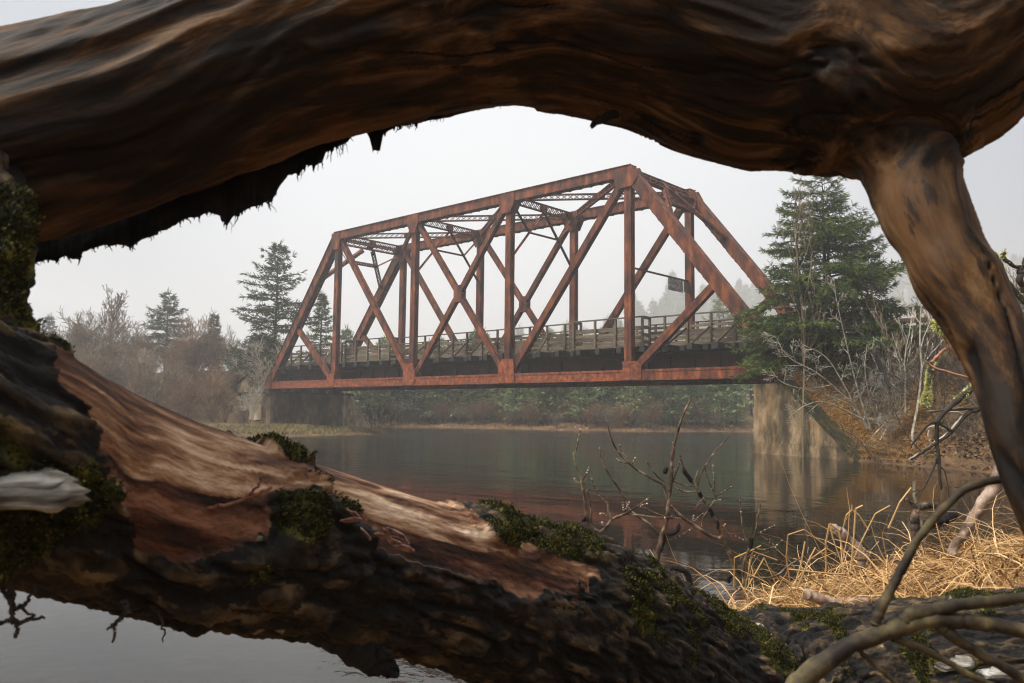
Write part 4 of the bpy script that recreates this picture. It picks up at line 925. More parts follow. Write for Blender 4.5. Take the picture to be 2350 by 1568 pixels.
o, S = poly_branch('lichened_branch', [([(2150, 742), (2165, 765), (2185, 795), (2215, 838)], .02, .035), ([(2128, 832), (2145, 845), (2180, 855), (2230, 870)], .012, .012), ([(2139, 832), (2160, 808), (2172, 800)], .014, .014)], 8.0, mat('peeled_branch', [(.3, (.08, .05, .04)), (.55, (.42, .2, .12)), (.8, (.5, .42, .36))], (1, 1, 1), .8, 5, nscale=12), 'orange barked dead branch with yellow lichen tip beside the driftwood limb', 'branch', 6, jitter=.003)
lichen_tufts(S[:5], 130, .09, o, 2); lichen_tufts(S[9:14], 60, .05, o, 3)
o, S = poly_branch('dead_branch', [([(2275, 860), (2220, 900), (2164, 950), (2150, 985), (2155, 1060), (2160, 1125)], .030, .010), ([(2152, 990), (2150, 1050), (2125, 1110), (2100, 1140)], .011, .004), ([(2262, 937), (2220, 950), (2185, 990), (2130, 1030), (2090, 1055)], .018, .010), ([(2262, 937), (2200, 940), (2130, 945)], .012, .006), ([(2185, 990), (2140, 970), (2100, 1010), (2090, 1030)], .015, .006), ([(2150, 1060), (2170, 1090), (2180, 1150)], .006, .003), ([(2110, 1125), (2080, 1135), (2075, 1150)], .005, .003)], 7.0,
              TWIGDARK, 'dark mossy dead branch hanging down to the water at the right', 'branch', 6, jitter=.004)
lichen_tufts(S[2:8], 70, .06, o, 4)
poly_branch('dead_branch', [([(2262, 935), (2215, 955), (2180, 992), (2130, 1030), (2085, 1056)], .024, .012), ([(2180, 992), (2150, 978), (2120, 985)], .014, .006), ([(2215, 955), (2190, 945), (2125, 943)], .010, .004), ([(2140, 1022), (2130, 1000), (2135, 975)], .009, .004)], 7.4, TWIGPALE, 'pale forked dead branch sloping down left across the dark bank', 'branch', 5, jitter=.004)
o, S = poly_branch('lichened_branch', [([(2283, 582), (2296, 612), (2311, 645), (2355, 700)], .016, .022), ([(2300, 588), (2318, 606), (2345, 612), (2360, 580)], .014, .014), ([(2345, 612), (2340, 640), (2352, 670)], .02, .02), ([(2300, 588), (2306, 578)], .014, .008)], 6.0, TWIGDARK, 'knobbly dark branch with green lichen against the sky at the right edge', 'branch', 6, jitter=.006)
lichen_tufts(S, 60, .04, o, 5)
poly_branch('bare_sapling', ramify([(2345, 900), (2335, 800), (2340, 700), (2330, 640)], 231, .12, 70, .02, 3)+ramify([(2350, 860), (2325, 760), (2320, 700)], 232, .12, 60, .014, 3), 16, TWIG, 'twiggy bare sapling behind the knobbly lichen branch at the right edge', 'tree', 4, minr=.004)

# ---- ground cover (nobody could count it)
def scatter(n, xr, yr, keep, rng):
    p = np.column_stack([rng.uniform(*xr, n), rng.uniform(*yr, n)]); sd, idx, par = shore(p); k_ = keep(p, sd); p = p[k_]; return np.column_stack([p, height(p)])
def blades(B, rng, L_, Wd, bend=.5, segs=3, lean=None, spread=.5):
    n = len(B); az = rng.uniform(0, 6.283, n); d = np.stack([np.cos(az)*spread, np.sin(az)*spread, np.ones(n)], 1)
    if lean is not None: d = d+lean
    d /= np.linalg.norm(d, axis=1)[:, None]; s = np.cross(d, rng.normal(0, 1, (n, 3))); s /= np.linalg.norm(s, axis=1)[:, None]
    l = (L_*rng.uniform(.5, 1.3, n))[:, None]; w = (Wd*rng.uniform(.6, 1.3, n))[:, None]; rows = []; p = B.copy(); dirn = d.copy()
    side = rng.normal(0, .5, (n, 3))
    for i in range(segs+1):
        ww = w*(1-.85*i/segs); rows += [p-s*ww/2, p+s*ww/2]
        p = p+dirn*l/segs; dirn = dirn+side*.25*bend+np.array([0, 0, -bend*.55]); dirn /= np.linalg.norm(dirn, axis=1)[:, None]
    V = np.stack(rows, 1).reshape(-1, 3); k_ = 2*(segs+1); base = (np.arange(n)*k_)[:, None]
    F = np.concatenate([base+np.array([[2*i, 2*i+1, 2*i+3, 2*i+2]]) for i in range(segs)]); return V, F, k_
rng = np.random.default_rng(3)
# matted grass below the right wing wall and along the trail edge
def kg(p, sd): return (sd > .25) & (sd < 5) & (p[:, 0]+p[:, 1]*.9+rng.normal(0, .5, len(p)) < 36.2) & (p[:, 0] > 33.4) & (p[:, 1] < -.9)
def keepA(p, sd): return (sd > .15) & (p[:, 0] > 34.6) & (p[:, 0] < 39.4+rng.normal(0, .5, len(p))) & (p[:, 1] < .3) & (sd < 6)
B = scatter(160000, (34, 41), (-8, 1), keepA, rng)
V, F, kk = blades(B, rng, .28, .022, 1.0, 3, np.array([.0, -.55, -.55]), .5)
link('bank_grass', mesh_np('bank_grass', V, F, False, {'tint': np.repeat(np.clip(.5+.35*fbm(B*1.3, 3, 4)+rng.normal(0, .18, len(B)), 0, 1), kk)}), SLOPEGRASS, kind='stuff', label='matted orange brown grass on the bank beside the right abutment', cat='grass')
def keepB(p, sd): return (sd > .05) & (p[:, 0] > 37.5) & (p[:, 1] < 3) & (sd < 9)
B = scatter(60000, (37.5, 50), (-16, 3), keepB, rng); n = len(B)
D_ = rng.normal(0, 1, (n, 3)); D_[:, 2] = np.abs(D_[:, 2])*.3; V, F = tufts(B+(0, 0, .03), D_, np.full(n, .10), np.full(n, .07), rng, 1)
link('leaf_litter', mesh_np('leaf_litter', V, F, False, {'tint': np.repeat(np.clip(rng.normal(.4, .25, n), 0, 1), 5)}), LITTER, kind='stuff', label='brown fallen leaves covering the right bank', cat='leaves')
B = scatter(16000, (37, 47), (-16, 1), lambda p, sd: (sd > .0) & (sd < 6), rng); B = B[fbm(B*.5, 2, 3) > .0]
V, F, kk = blades(B, rng, .26, .016, .9, 3, np.array([0, -.3, -.1]), .8)
link('bank_grass', mesh_np('bank_grass', V, F, False, {'tint': np.repeat(rng.random(len(B)), kk)}), TURF, kind='stuff', label='thin olive grass among the leaves of the right bank', cat='grass')
B = scatter(30000, (-8, 12), (-11, 7), lambda p, sd: (sd > .02) & (sd < 7) & ((p[:, 1] < -.6) | (p[:, 0] > .95)), rng)
V, F, kk = blades(B, rng, .26, .03, .8, 2, None, .8)
link('bank_grass', mesh_np('bank_grass', V, F, False, {'tint': np.repeat(np.clip(.5+.4*fbm(B*.8, 2, 8)+rng.normal(0, .2, len(B)), 0, 1), kk)}), TURF, kind='stuff', label='short yellowish grass at the foot of the left abutment', cat='grass')
B = scatter(26000, (-12, 26), (6, 46), lambda p, sd: (sd > .0) & (sd < 1.6), rng)
V, F, kk = blades(B, rng, .26, .05, .9, 2, None, .9)
link('bank_grass', mesh_np('bank_grass', V, F, False, {'tint': np.repeat(np.clip(.45+.3*rng.normal(0, 1, len(B)), 0, 1), kk)}), SLOPEGRASS, kind='stuff', label='brown sedge along the far shore under the bridge', cat='grass')

# ---- trail fence and guard post beyond the right end
fence = empty('trail_fence', (36.5, WD-1.12, 4.0), label='grey wooden rail fence along the trail right of the big spruce', cat='fence')
def fpart(name, mb): 
    o = mb.build(name, TIMBER, fence); o.location = -np.array(fence.location); return o
Yf = WD-1.1
for k in range(9):
    x = 34.9+k*1.15; mb = MB(); mb.bx(x-.06, x+.06, Yf-.06, Yf+.06, 3.9, 5.38-.05*k*.4); fpart('fence_post', mb)
for z in (4.35, 4.62, 4.9):
    for k in range(3):
        x0 = 34.9+k*3.1; mb = MB(); mb.bar((x0+.005, Yf-.085, z-.02*k), (x0+3.09, Yf-.085, z-.03-.03*k), .19, .045); fpart('rail_board', mb)
mb = MB(); mb.bar((34.8, Yf, 5.42), (44.2, Yf, 5.24), .05, .15); fpart('top_rail', mb)
mb = MB(); q = onY(1805, 780, -.2); mb.bx(-.07, .07, -.05, .05, 0, 1.0); mb.bx(-.09, .09, -.055, -.05, .05, .95); o = mb.build('guard_post', GALV); o.location = (q[0], q[1], 4.0); tag(o, 'grey galvanised post at the trail beneath the big spruce', 'post')
q = onY(1856, 681, .6); mb = MB(); mb.bx(-.13, .13, -.01, .01, -.12, .12); o = mb.build('trail_marker', ORANGE); o.location = tuple(q); tag(o, 'small orange marker glimpsed through the big spruce', 'sign')
mb = MB(); mb.bx(-.03, .03, .012, .06, 4.0-q[2], .12); mb.build('marker_post', TIMBER, o)

# ------------------------------------------------------------------ the fallen tree that frames the view
def path(knots):
    """knots: (x, y, d, radius in image px) -> centre points and radii"""
    K = np.array([[*P(x, y, d), r*d/FPX] for x, y, d, r in knots]); C_ = spline(K, len(knots)*12); return C_[:, :3], C_[:, 3]
TR = [(-420, 930, .66, 300), (-200, 975, .70, 296), (0, 1040, .76, 282), (200, 1107, .85, 238), (450, 1196, .98, 222), (700, 1254, 1.12, 194), (1000, 1323, 1.32, 172), (1300, 1432, 1.56, 206), (1560, 1610, 1.78, 232), (1760, 1800, 1.95, 250)]
TB_ = [(1180, 1860, 1.75, 230), (1450, 1740, 1.88, 262), (1700, 1688, 1.95, 262), (2000, 1672, 1.97, 268), (2350, 1640, 1.93, 268), (2700, 1600, 1.9, 268)]
TS = [(-70, 330, .86, 120), (-66, 520, .82, 112), (-64, 680, .78, 108), (-40, 860, .76, 120), (0, 980, .76, 150)]
AR = [(-420, 520, .92, 215), (-150, 412, .92, 212), (0, 338, .92, 208), (300, 248, .95, 206), (700, 110, 1.0, 206), (1180, -22, 1.05, 256), (1500, 12, 1.06, 274), (1800, 112, 1.04, 284), (2080, 130, .98, 262), (2350, -25, .92, 212), (2700, -190, .88, 206)]
LB = [(1990, 140, .99, 250), (2024, 245, .97, 178), (2056, 325, .95, 118), (2090, 405, .93, 85), (2132, 505, .90, 69), (2196, 630, .87, 64), (2260, 750, .84, 58), (2311, 870, .81, 54), (2342, 1000, .78, 51), (2380, 1130, .76, 48), (2450, 1290, .74, 48)]
def union(name, chains, voxel):
    Vs, Fs, off = [], [[], []], 0; cents = []
    me = []
    objs = []
    for ch in chains:
        C_, R_ = path(ch); cents.append((C_, R_)); V, F = sweep(C_, R_, 28); Fs[0].append(F[0]+off)
        Fs[1] += [(F[1]+off), (F[2]+off)]; Vs.append(V); off += len(V)
    m0 = mesh_np('tmp', np.concatenate(Vs), [np.concatenate(Fs[0])]+Fs[1]); o = bpy.data.objects.new('tmp', m0); COL.objects.link(o)
    md = o.modifiers.new('r', 'REMESH'); md.mode = 'VOXEL'; md.voxel_size = voxel
    ms = o.modifiers.new('s', 'SMOOTH'); ms.iterations = 14; ms.factor = .6
    bpy.context.view_layer.update(); ev = o.evaluated_get(bpy.context.evaluated_depsgraph_get()); mm = ev.to_mesh()
    n = len(mm.vertices); V = np.zeros(n*3, np.float32); mm.vertices.foreach_get('co', V); V = V.reshape(-1, 3).astype(float)
    nl = len(mm.loops); lv = np.zeros(nl, np.int32); mm.loops.foreach_get('vertex_index', lv); npoly = len(mm.polygons); ls = np.zeros(npoly, np.int32); mm.polygons.foreach_get('loop_start', ls); lt_ = np.zeros(npoly, np.int32); mm.polygons.foreach_get('loop_total', lt_)
    q4 = lt_ == 4; F4 = lv[ls[q4][:, None]+np.arange(4)]; q3 = lt_ == 3; F3 = lv[ls[q3][:, None]+np.arange(3)] if q3.any() else None
    nn = np.zeros(n*3, np.float32); mm.vertices.foreach_get('normal', nn); nn = nn.reshape(-1, 3).astype(float)
    ev.to_mesh_clear(); bpy.data.objects.remove(o)
    return V, nn, [F4]+([F3] if F3 is not None and len(F3) else []), cents
def grain(V, cents):
    """coordinates along and across the wood, blended where limbs join; chain index, upness v, w (towards eye), knot param"""
    m = len(V); DD = np.zeros((len(cents), m)); GG = np.zeros((len(cents), m, 3)); VU = np.zeros((len(cents), m)); WW = np.zeros((len(cents), m)); KP = np.zeros((len(cents), m)); s_first = None
    for c, (C_, R_) in enumerate(cents):
        n = len(C_); T = np.gradient(C_, axis=0); T /= np.linalg.norm(T, axis=1)[:, None]; s = np.concatenate([[0], np.cumsum(np.linalg.norm(np.diff(C_, axis=0), axis=1))])
        if c == 0: s_first, C0 = s, C_
        else:
            i0 = np.linalg.norm(C0-C_[8], axis=1).argmin(); s = s-s[8]+s_first[i0]
        for a in range(0, m, 20000):
            q = V[a:a+20000]; d2 = np.linalg.norm(q[:, None]-C_[None], axis=2)/R_[None]; i = d2.argmin(1)
            rel = q-C_[i]; t = T[i]; al = (rel*t).sum(1); rad = rel-t*al[:, None]
            e1 = np.cross(t, np.tile(FW, (len(q), 1))); e1 /= np.linalg.norm(e1, axis=1)[:, None]; e1 *= np.sign(e1@(UP*.6+RT*.8))[:, None]; e2 = np.cross(t, e1); e2 *= np.sign(-(e2@FW))[:, None]
            A, B_ = (rad*e1).sum(1), (rad*e2).sum(1); k_ = slice(a, a+len(q))
            DD[c, k_] = d2[np.arange(len(q)), i]; GG[c, k_] = np.stack([s[i]+al, A, B_], 1); VU[c, k_] = A/R_[i]; WW[c, k_] = B_/R_[i]; KP[c, k_] = i*(n/12-1)/(n-1)
    ci = DD.argmin(0); ar = np.arange(m); w = np.exp(-(DD-DD.min(0))/.10); w /= w.sum(0)
    return (GG*w[:, :, None]).sum(0), ci, VU[ci, ar], WW[ci, ar], KP[ci, ar]
tree = empty('fallen_tree', tuple(P(300, 1300, 1.0)), label='huge fallen driftwood tree whose arching limb and mossy trunk frame the river', cat='driftwood')
TL_ = np.array(tree.location)

# arching limb: weathered bare wood with long folds
V, NN, F, cents = union('limb', [AR, LB], .0034)
G_, ci, vu, ww, kp = grain(V, cents)
g = G_*np.array([1, 1, 1]); wv = .05*fbm(G_*np.array([3, 3, 3]), 3, 2)[:, None]
gw = G_+wv*np.array([0, 1, 1])
f1 = fbm(gw*np.array([1.1, 9, 9]), 3, 21); f2 = 1-np.abs(fbm(gw*np.array([2.2, 26, 26]), 3, 31))*2; f3 = fbm(gw*np.array([9, 120, 120]), 3, 41); f4 = fbm(G_*np.array([7, 12, 12]), 3, 51)
ck = np.clip(1-np.abs(fbm(gw*np.array([3.2, 34, 34]), 3, 43))*9, 0, 1)*sm(-.1, .25, fbm(G_*np.array([4, 8, 8]), 2, 44))
disp = -.006*ck+(.018*f1+.007*f2*(.4+.6*(f1 > 0))+.0018*f3+.005*f4)*(1-.55*sm(0, .35, np.linalg.norm(V-P(2090, 350, .95)[None], axis=1))*(ci == 1))
# knot rings where the limb leaves
kn = np.linalg.norm(V-P(2085, 330, .93)[None], axis=1); ring = np.sin(kn*70+3*f1)*np.exp(-((kn-.15)/.05)**2)*.0025
bumps = 0
for bx_, by_, bd, br, ba in ((2098, 640, .815, .012, .008), (2225, 800, .765, .014, .009), (2232, 850, .75, .012, .007), (2258, 945, .735, .012, .008)):
    bumps = bumps+ba*np.exp(-(np.linalg.norm(V-P(bx_, by_, bd), axis=1)/br)**2)
V2 = V+NN*(disp+ring+bumps)[:, None]
ARCH = mat('weathered_driftwood', [(.34, (.002, .001, .0005)), (.43, (.009, .004, .0013)), (.50, (.027, .0125, .004)), (.57, (.078, .037, .0115)), (.66, (.15, .09, .045))], (4.2, 26, 26), .72, 12, attr='grain', nscale=1.0, bump=.004, bscale=2.5, distort=.9, noise_rough=.68, spec=.2)
layer(ARCH, (.50, .60, .85), (.005, .003, .002), (2.6, 8, 8), 1.0, 10, attr='grain')
layer(ARCH, (.58, .68, .6), (.11, .034, .008), (1.9, 9, 9), 1.3, 8, attr='grain')
layer(ARCH, (.56, .66, .7), (.15, .078, .034), (2.4, 12, 12), .8, 9, attr='grain')
layer(ARCH, (.60, .64, .8), (.012, .008, .006), (9, 60, 60), 1.0, 6, attr='grain')
maskmix(ARCH, 'crack', [(.3, (.002, .001, .001)), (.7, (.006, .004, .003))], (4, 30, 30), 1, .25, .6, 'grain', .1)
o = link('arching_limb', mesh_np('arching_limb', V2-TL_, F, True, {'grain': G_, 'crack': ck}), ARCH, tree)

# trunk: bark, moss and a long strip of peeled wood
V, NN, F, cents = union('trunk', [TR, TB_, TS], .0034)
G_, ci, vu, ww, kp = grain(V, cents)
# peeled strip on the upper side: limits along the trunk (picture station x, from, to) turned into v of the section
TRa = np.array(TR)
strip = [(110, 812, 822), (200, 850, 885), (300, 893, 1010), (400, 932, 1140), (500, 975, 1165), (600, 1008, 1140), (680, 1035, 1062), (760, 1056, 1090), (830, 1080, 1150), (900, 1110, 1205), (1000, 1140, 1240), (1100, 1160, 1272), (1200, 1192, 1302), (1300, 1228, 1315), (1365, 1262, 1285), (1390, 1275, 1278)]
kx = np.interp(kp, np.arange(len(TRa)), TRa[:, 0]); cyv = np.interp(kx, TRa[:, 0], TRa[:, 1]); rpx = np.interp(kx, TRa[:, 0], TRa[:, 3]); slope = np.gradient(cyv); 
_px = 1175+FPX*((V-EYE)@RT)/((V-EYE)@FW); _m = (ci == 0) & (vu > .25) & (vu < .97) & (ww > 0)
_bk = np.arange(-100, 1700, 60.); _of = [np.median((_px-kx)[_m & (np.abs(kx-b) < 40)]) if (_m & (np.abs(kx-b) < 40)).any() else 0 for b in _bk]
kx0 = kx.copy(); kx = kx+np.interp(kx, _bk, _of)          # station of the near face, not of the pith
ss = np.interp(kx, TRa[:, 0], np.gradient(TRa[:, 1], TRa[:, 0])); ca = 1/np.sqrt(1+ss**2); cyv = np.interp(kx, TRa[:, 0], TRa[:, 1]); rpx = np.interp(kx, TRa[:, 0], TRa[:, 3])
S_ = np.array(strip); vhi = 1.2+0*kx; vlo = (cyv-np.interp(kx, S_[:, 0], S_[:, 2]))*ca/rpx
wob = fbm(G_*np.array([14, 14, 14]), 4, 60)*.13*sm(150, 420, kx)+fbm(G_*np.array([40, 40, 40]), 2, 62)*.08
bare = sm(-.02, .10, vu-vlo-wob)*(ci == 0)*(kx > 120)*(kx < 1395)
# moss returns on the top of the trunk towards its thick end, and as a lump at the middle
mtop = sm(1060, 1180, kx)*sm(.84, .95, vu+.12*fbm(G_*20, 2, 66)); bare = bare*(1-mtop)
lump = np.exp(-(np.linalg.norm(V-P(715, 1150, .97), axis=1)/.055)**4)*sm(.90, .80, vu); bare = bare*(1-np.clip(lump*1.5, 0, 1))
w1, w2, wid = worley(G_*np.array([13, 40, 40])+1.3*np.stack([fbm(G_*np.array([10, 22, 22]), 4, 70+k) for k in range(3)], 1), 5)
plate_h = np.clip((w2-w1)*2.2, 0, 1); big = fbm(G_*np.array([5, 9, 9]), 4, 80); crack = 1-np.abs(fbm((G_+wv[:1]*0)*np.array([6, 22, 22]), 3, 85))*2.2
crag = np.abs(fbm(G_*np.array([9, 26, 26])+.4*wv[:1]*0, 5, 87, .62)); bark_d = .0026*plate_h*(.2+wid)+.015*big-.012*np.clip(crack, 0, 1)**3+.022*crag+.004*fbm(G_*np.array([50, 90, 90]), 3, 86)
wood_d = -.008+.005*fbm(G_*np.array([3, 20, 20]), 4, 90)+.0012*fbm(G_*np.array([20, 140, 140]), 2, 92)
moss_n = fbm(G_*np.array([9, 9, 9]), 4, 95); upn = NN[:, 2]
moss = sm(.04, .46, moss_n+.24*upn+.20*sm(420, 250, kx)*(ci == 0)+.10*(ci == 2)-.22*(kx > 620)*(upn < .6)-.20*(ci == 1))*(1-bare)
moss = np.maximum(moss, mtop*sm(-.25, .05, moss_n)); moss = np.maximum(moss, lump*.9*(ci == 0)*sm(-.3, .1, moss_n+upn*.3))
disp = bark_d*(1-bare)+wood_d*bare+moss*(.004+.006*fbm(G_*60, 2, 97))+lump*.010
V2 = V+NN*disp[:, None]
TRUNK = mat('dark_trunk_bark', [(.36, (.003, .0025, .002)), (.46, (.010, .007, .005)), (.54, (.030, .019, .010)), (.62, (.075, .048, .022)), (.72, (.16, .11, .055))], (14, 30, 30), .85, 8, attr='grain', nscale=1.0, bump=.006, bscale=3, noise_rough=.65)
layer(TRUNK, (.56, .70, .85), (.012, .010, .008), (3, 5, 5), 1.0, 5, attr='grain')
layer(TRUNK, (.675, .71, .8), (.40, .36, .25), (9, 12, 12), 1.0, 4, attr='grain')
layer(TRUNK, (.69, .72, .8), (.12, .17, .04), (6, 8, 8), 1.3, 4, attr='grain')
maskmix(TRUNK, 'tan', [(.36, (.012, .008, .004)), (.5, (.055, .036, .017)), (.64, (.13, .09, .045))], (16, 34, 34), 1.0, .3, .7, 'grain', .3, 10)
maskmix(TRUNK, 'rift', [(.3, (.0015, .001, .001)), (.7, (.005, .004, .003))], (14, 30, 30), 1.0, .3, .7, 'grain', .2)
maskmix(TRUNK, 'moss', [(.3, (.003, .003, .001)), (.46, (.014, .015, .003)), (.56, (.060, .058, .007)), (.66, (.17, .155, .02))], (30, 30, 30), 1.2, .3, .7, 'grain', .3)
maskmix(TRUNK, 'bare', [(.34, (.015, .006, .004)), (.43, (.06, .024, .012)), (.50, (.17, .078, .038)), (.56, (.32, .185, .105)), (.66, (.60, .44, .31))], (5, 34, 34), 1.0, .35, .6, 'grain', .25, 12)
layer(TRUNK, (.62, .66, .6), (.05, .022, .014), (7, 40, 40), 1.0, 8, attr='grain')
maskmix(TRUNK, 'lower_red', [(.36, (.008, .003, .002)), (.46, (.035, .012, .006)), (.53, (.085, .032, .016)), (.64, (.22, .105, .06))], (6, 38, 38), 1.0, .4, .6, 'grain', .35, 10)
lower_red = bare*sm(.92, .70, vu+.5*fbm(G_*np.array([4, 22, 22]), 3, 98))  # peeled strip turns darker and redder towards its lower side
o = link('trunk', mesh_np('trunk', V2-TL_, F, True, {'grain': G_, 'moss': moss, 'bare': bare, 'lower_red': lower_red, 'tan': sm(.30, .55, crag*2.2)*sm(.5, .8, wid)*sm(-.75, -.2, vu), 'rift': np.maximum(sm(.10, .02, crag), sm(.55, .8, np.clip(crack, 0, 1)))}), TRUNK, tree)
# moss shoots
rng = np.random.default_rng(8); vis = np.where((moss > .45) & ((NN@(-FW) > -.35)))[0]; pick = rng.choice(vis, min(70000, len(vis)*4)); n = len(pick)
B = V2[pick]+rng.normal(0, .002, (n, 3)); V, F = tufts(B-TL_, NN[pick]+np.array([0, 0, .3]), np.full(n, .0042), np.full(n, .0016), rng, 2)
MOSS = leafmat('moss_shoots', (.003, .003, .001), (.030, .032, .004), (.20, .18, .022))
link('moss', mesh_np('moss', V, F, False, {'tint': np.repeat(np.clip(rng.normal(.4, .25, n), 0, 1), 10)}), MOSS, tree, kind='stuff')
# ragged bark hanging under the arching limb
up_l = [(-120, 640), (0, 590), (170, 545), (325, 480), (508, 402), (711, 335), (833, 296), (960, 262), (1057, 238), (1180, 225)]
lo_l = [(-120, 700), (30, 640), (62, 628), (75, 606), (110, 598), (150, 592), (185, 598), (190, 578), (215, 570), (270, 560), (300, 566), (330, 548), (390, 524), (410, 510), (480, 488), (505, 492), (520, 520), (535, 496), (560, 482), (600, 470), (630, 452), (645, 425), (662, 402), (690, 396), (705, 378), (722, 382), (740, 372), (748, 348), (775, 338), (800, 325), (812, 306), (838, 300), (848, 318), (855, 345), (872, 350), (880, 312), (905, 292), (960, 282), (1005, 268), (1030, 256), (1060, 244), (1090, 240), (1120, 236), (1180, 231)]
n = 620; xs = np.linspace(-118, 1175, n); up_y = np.interp(xs, *np.array(up_l).T); lo_y = np.interp(xs, *np.array(lo_l).T); q3 = np.stack([xs/9., xs*0, xs*0], 1)
lo_y = lo_y+4.5*1.5*fbm(q3*.42, 5, 33, .6)*np.clip((lo_y-up_y)/10, .2, 1)+np.where(fbm(q3*2.2, 1, 35) > .55, 7, 0)
R_ = 9; rows = []; dpt = np.interp(xs, [0, 700, 1180], [.93, 1.0, 1.05])
for sgn in (1, -1):
    for j in range(R_):
        f = j/(R_-1); yy = up_y-30*(1-f)+(lo_y-up_y+30*(1-f)*0)*f; yy = (up_y-26)*(1-f)+lo_y*f
        z = .045*math.sin(f*1.5)*0+.02; th = .014*(1-f)**.5+.0006
        rows.append(np.array([P(x, y, d+.03+.05*(1-f)+sgn*th+.004*w) for x, y, d, w in zip(xs, yy, dpt, fbm(np.stack([xs/14, np.full(n, f*4), np.full(n, sgn)], 1), 3, 37))]))
V = np.concatenate(rows); F = []
idx = lambda s, j, i: (s*R_+j)*n+i
I = np.arange(n-1)
for s in (0, 1):
    for j in range(R_-1): F.append(np.stack([idx(s, j, I), idx(s, j, I+1), idx(s, j+1, I+1), idx(s, j+1, I)], 1)[:, ::(1 if s == 0 else -1)])
F.append(np.stack([idx(0, R_-1, I), idx(0, R_-1, I+1), idx(1, R_-1, I+1), idx(1, R_-1, I)], 1)); F.append(np.stack([idx(0, 0, I), idx(1, 0, I), idx(1, 0, I+1), idx(0, 0, I+1)], 1))
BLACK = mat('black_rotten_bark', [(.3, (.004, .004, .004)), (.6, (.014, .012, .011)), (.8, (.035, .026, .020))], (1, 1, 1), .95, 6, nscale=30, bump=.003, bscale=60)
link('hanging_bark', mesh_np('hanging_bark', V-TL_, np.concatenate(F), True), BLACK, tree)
segs = []; r_ = random.Random(4)
for k in range(130):
    i = int(n*r_.random()); 
    if lo_y[i]-up_y[i] < 5 and r_.random() < .7: continue
    p = rows[R_-1][i].copy(); L_ = r_.uniform(.001, .006)*(2.4 if any(abs(xs[i]-c) < w_ for c, w_ in ((770, 40), (530, 25), (625, 20), (700, 15), (1380, 10))) else 1); dx = r_.uniform(-.5, .5); r0 = r_.uniform(.0005, .0013)
    for s in range(3):
        q = p+RT*dx*L_/3+np.array([0, 0, -L_/3])+np.array([r_.gauss(0, .001) for _ in range(3)]); segs.append([*p, *q, r0*(1-s*.25), r0*(.8-s*.25)]); p = q
V, F = tubes(segs, 3); link('hanging_fibres', mesh_np('hanging_fibres', V-TL_, F), BLACK, tree, kind='stuff')
def part_branch(name, lines, d, m, parent, side=6, jitter=.001, minr=.0008):
    o, S = poly_branch(name, lines, d, m, None, None, side, jitter=jitter, minr=minr); o.parent = parent; o.location = np.array(o.location)-np.array(parent.location); return o
part_branch('dead_stub', [([(1412, 262), (1395, 268), (1378, 275), (1365, 282), (1356, 292)], .006, .003), ([(1380, 274), (1372, 270), (1374, 264)], .003, .0015)], 1.02, BLACK, tree)
part_branch('hanging_twig', [([(20, 1335), (30, 1370), (28, 1410), (40, 1440), (36, 1465)], .0035, .0015), ([(28, 1400), (60, 1385), (85, 1345)], .0025, .001), ([(35, 1435), (70, 1422), (105, 1418)], .0025, .001), ([(0, 1432), (20, 1425), (36, 1432)], .002, .001), ([(26, 1380), (10, 1360), (-5, 1330)], .003, .0015), ([(45, 1385), (70, 1410), (75, 1420)], .0015, .0008)], .74, TWIGDARK, tree)
part_branch('hanging_twig', [([(284, 1380), (289, 1400), (280, 1420), (262, 1436), (262, 1478)], .0035, .0012), ([(278, 1420), (245, 1445)], .002, .001), ([(288, 1405), (296, 1408)], .003, .0015)], .82, TWIGDARK, tree)
part_branch('hanging_twig', [([(362, 1400), (372, 1425), (378, 1450), (372, 1472)], .0016, .0007)], .86, TWIGDARK, tree)
part_branch('hanging_bark_strip', [([(740, 1430), (800, 1470), (850, 1510), (880, 1530), (905, 1542)], .03, .010), ([(860, 1500), (905, 1500)], .016, .006), ([(640, 1420), (660, 1450), (668, 1462)], .010, .005), ([(560, 1418), (590, 1446)], .010, .005)], 1.14, BLACK, tree, 8, .004)
part_branch('dry_root', [([(400, 1160), (480, 1165), (560, 1145), (620, 1122)], .0022, .002), ([(560, 1145), (585, 1125), (600, 1100)], .002, .0012)], .87, mat('red_root', [(.3, (.12, .045, .03)), (.7, (.22, .09, .06))], rough=.8, nscale=30), tree)
def shards(name, line, d, n_, L_, m, seed, sp=10):
    r_ = random.Random(seed); A = spline(np.array(line, float), 60)
    for k in range(n_):
        a = A[r_.randrange(58)]; b = A[59]-A[0]; an = math.atan2(b[1], b[0])+r_.gauss(0, .35); cx, cy = a[0]+r_.gauss(0, sp), a[1]+r_.gauss(0, sp*.7); l = L_*r_.uniform(.5, 1.2); w = l*r_.uniform(.2, .45); dd = d+r_.uniform(-.012, .004)
        out_ = []
        for t_, q in ((-1, .1), (-.5, .6), (.1, .8), (.8, .5), (1, -.1), (.4, -.7), (-.3, -.5)):
            u, v_ = t_*l/2+r_.gauss(0, l*.05), q*w/2+r_.gauss(0, w*.1); out_.append(P(cx+math.cos(an)*u-math.sin(an)*v_, cy+math.sin(an)*u+math.cos(an)*v_, dd+t_*l*.00012+q*.003)-TL_)
        mb = MB(); mb.prism(out_, np.zeros(3), FW*.004+UP*.001); mb.build(name, m, tree)
PINK = mat('pinkish_torn_bark', [(.3, (.05, .022, .018)), (.5, (.20, .10, .08)), (.7, (.42, .26, .21))], (1, 1, 1), .8, 8, nscale=90)
shards('torn_bark', [(800, 1180), (850, 1218), (920, 1250)], 1.02, 9, 52, PINK, 1, 10)
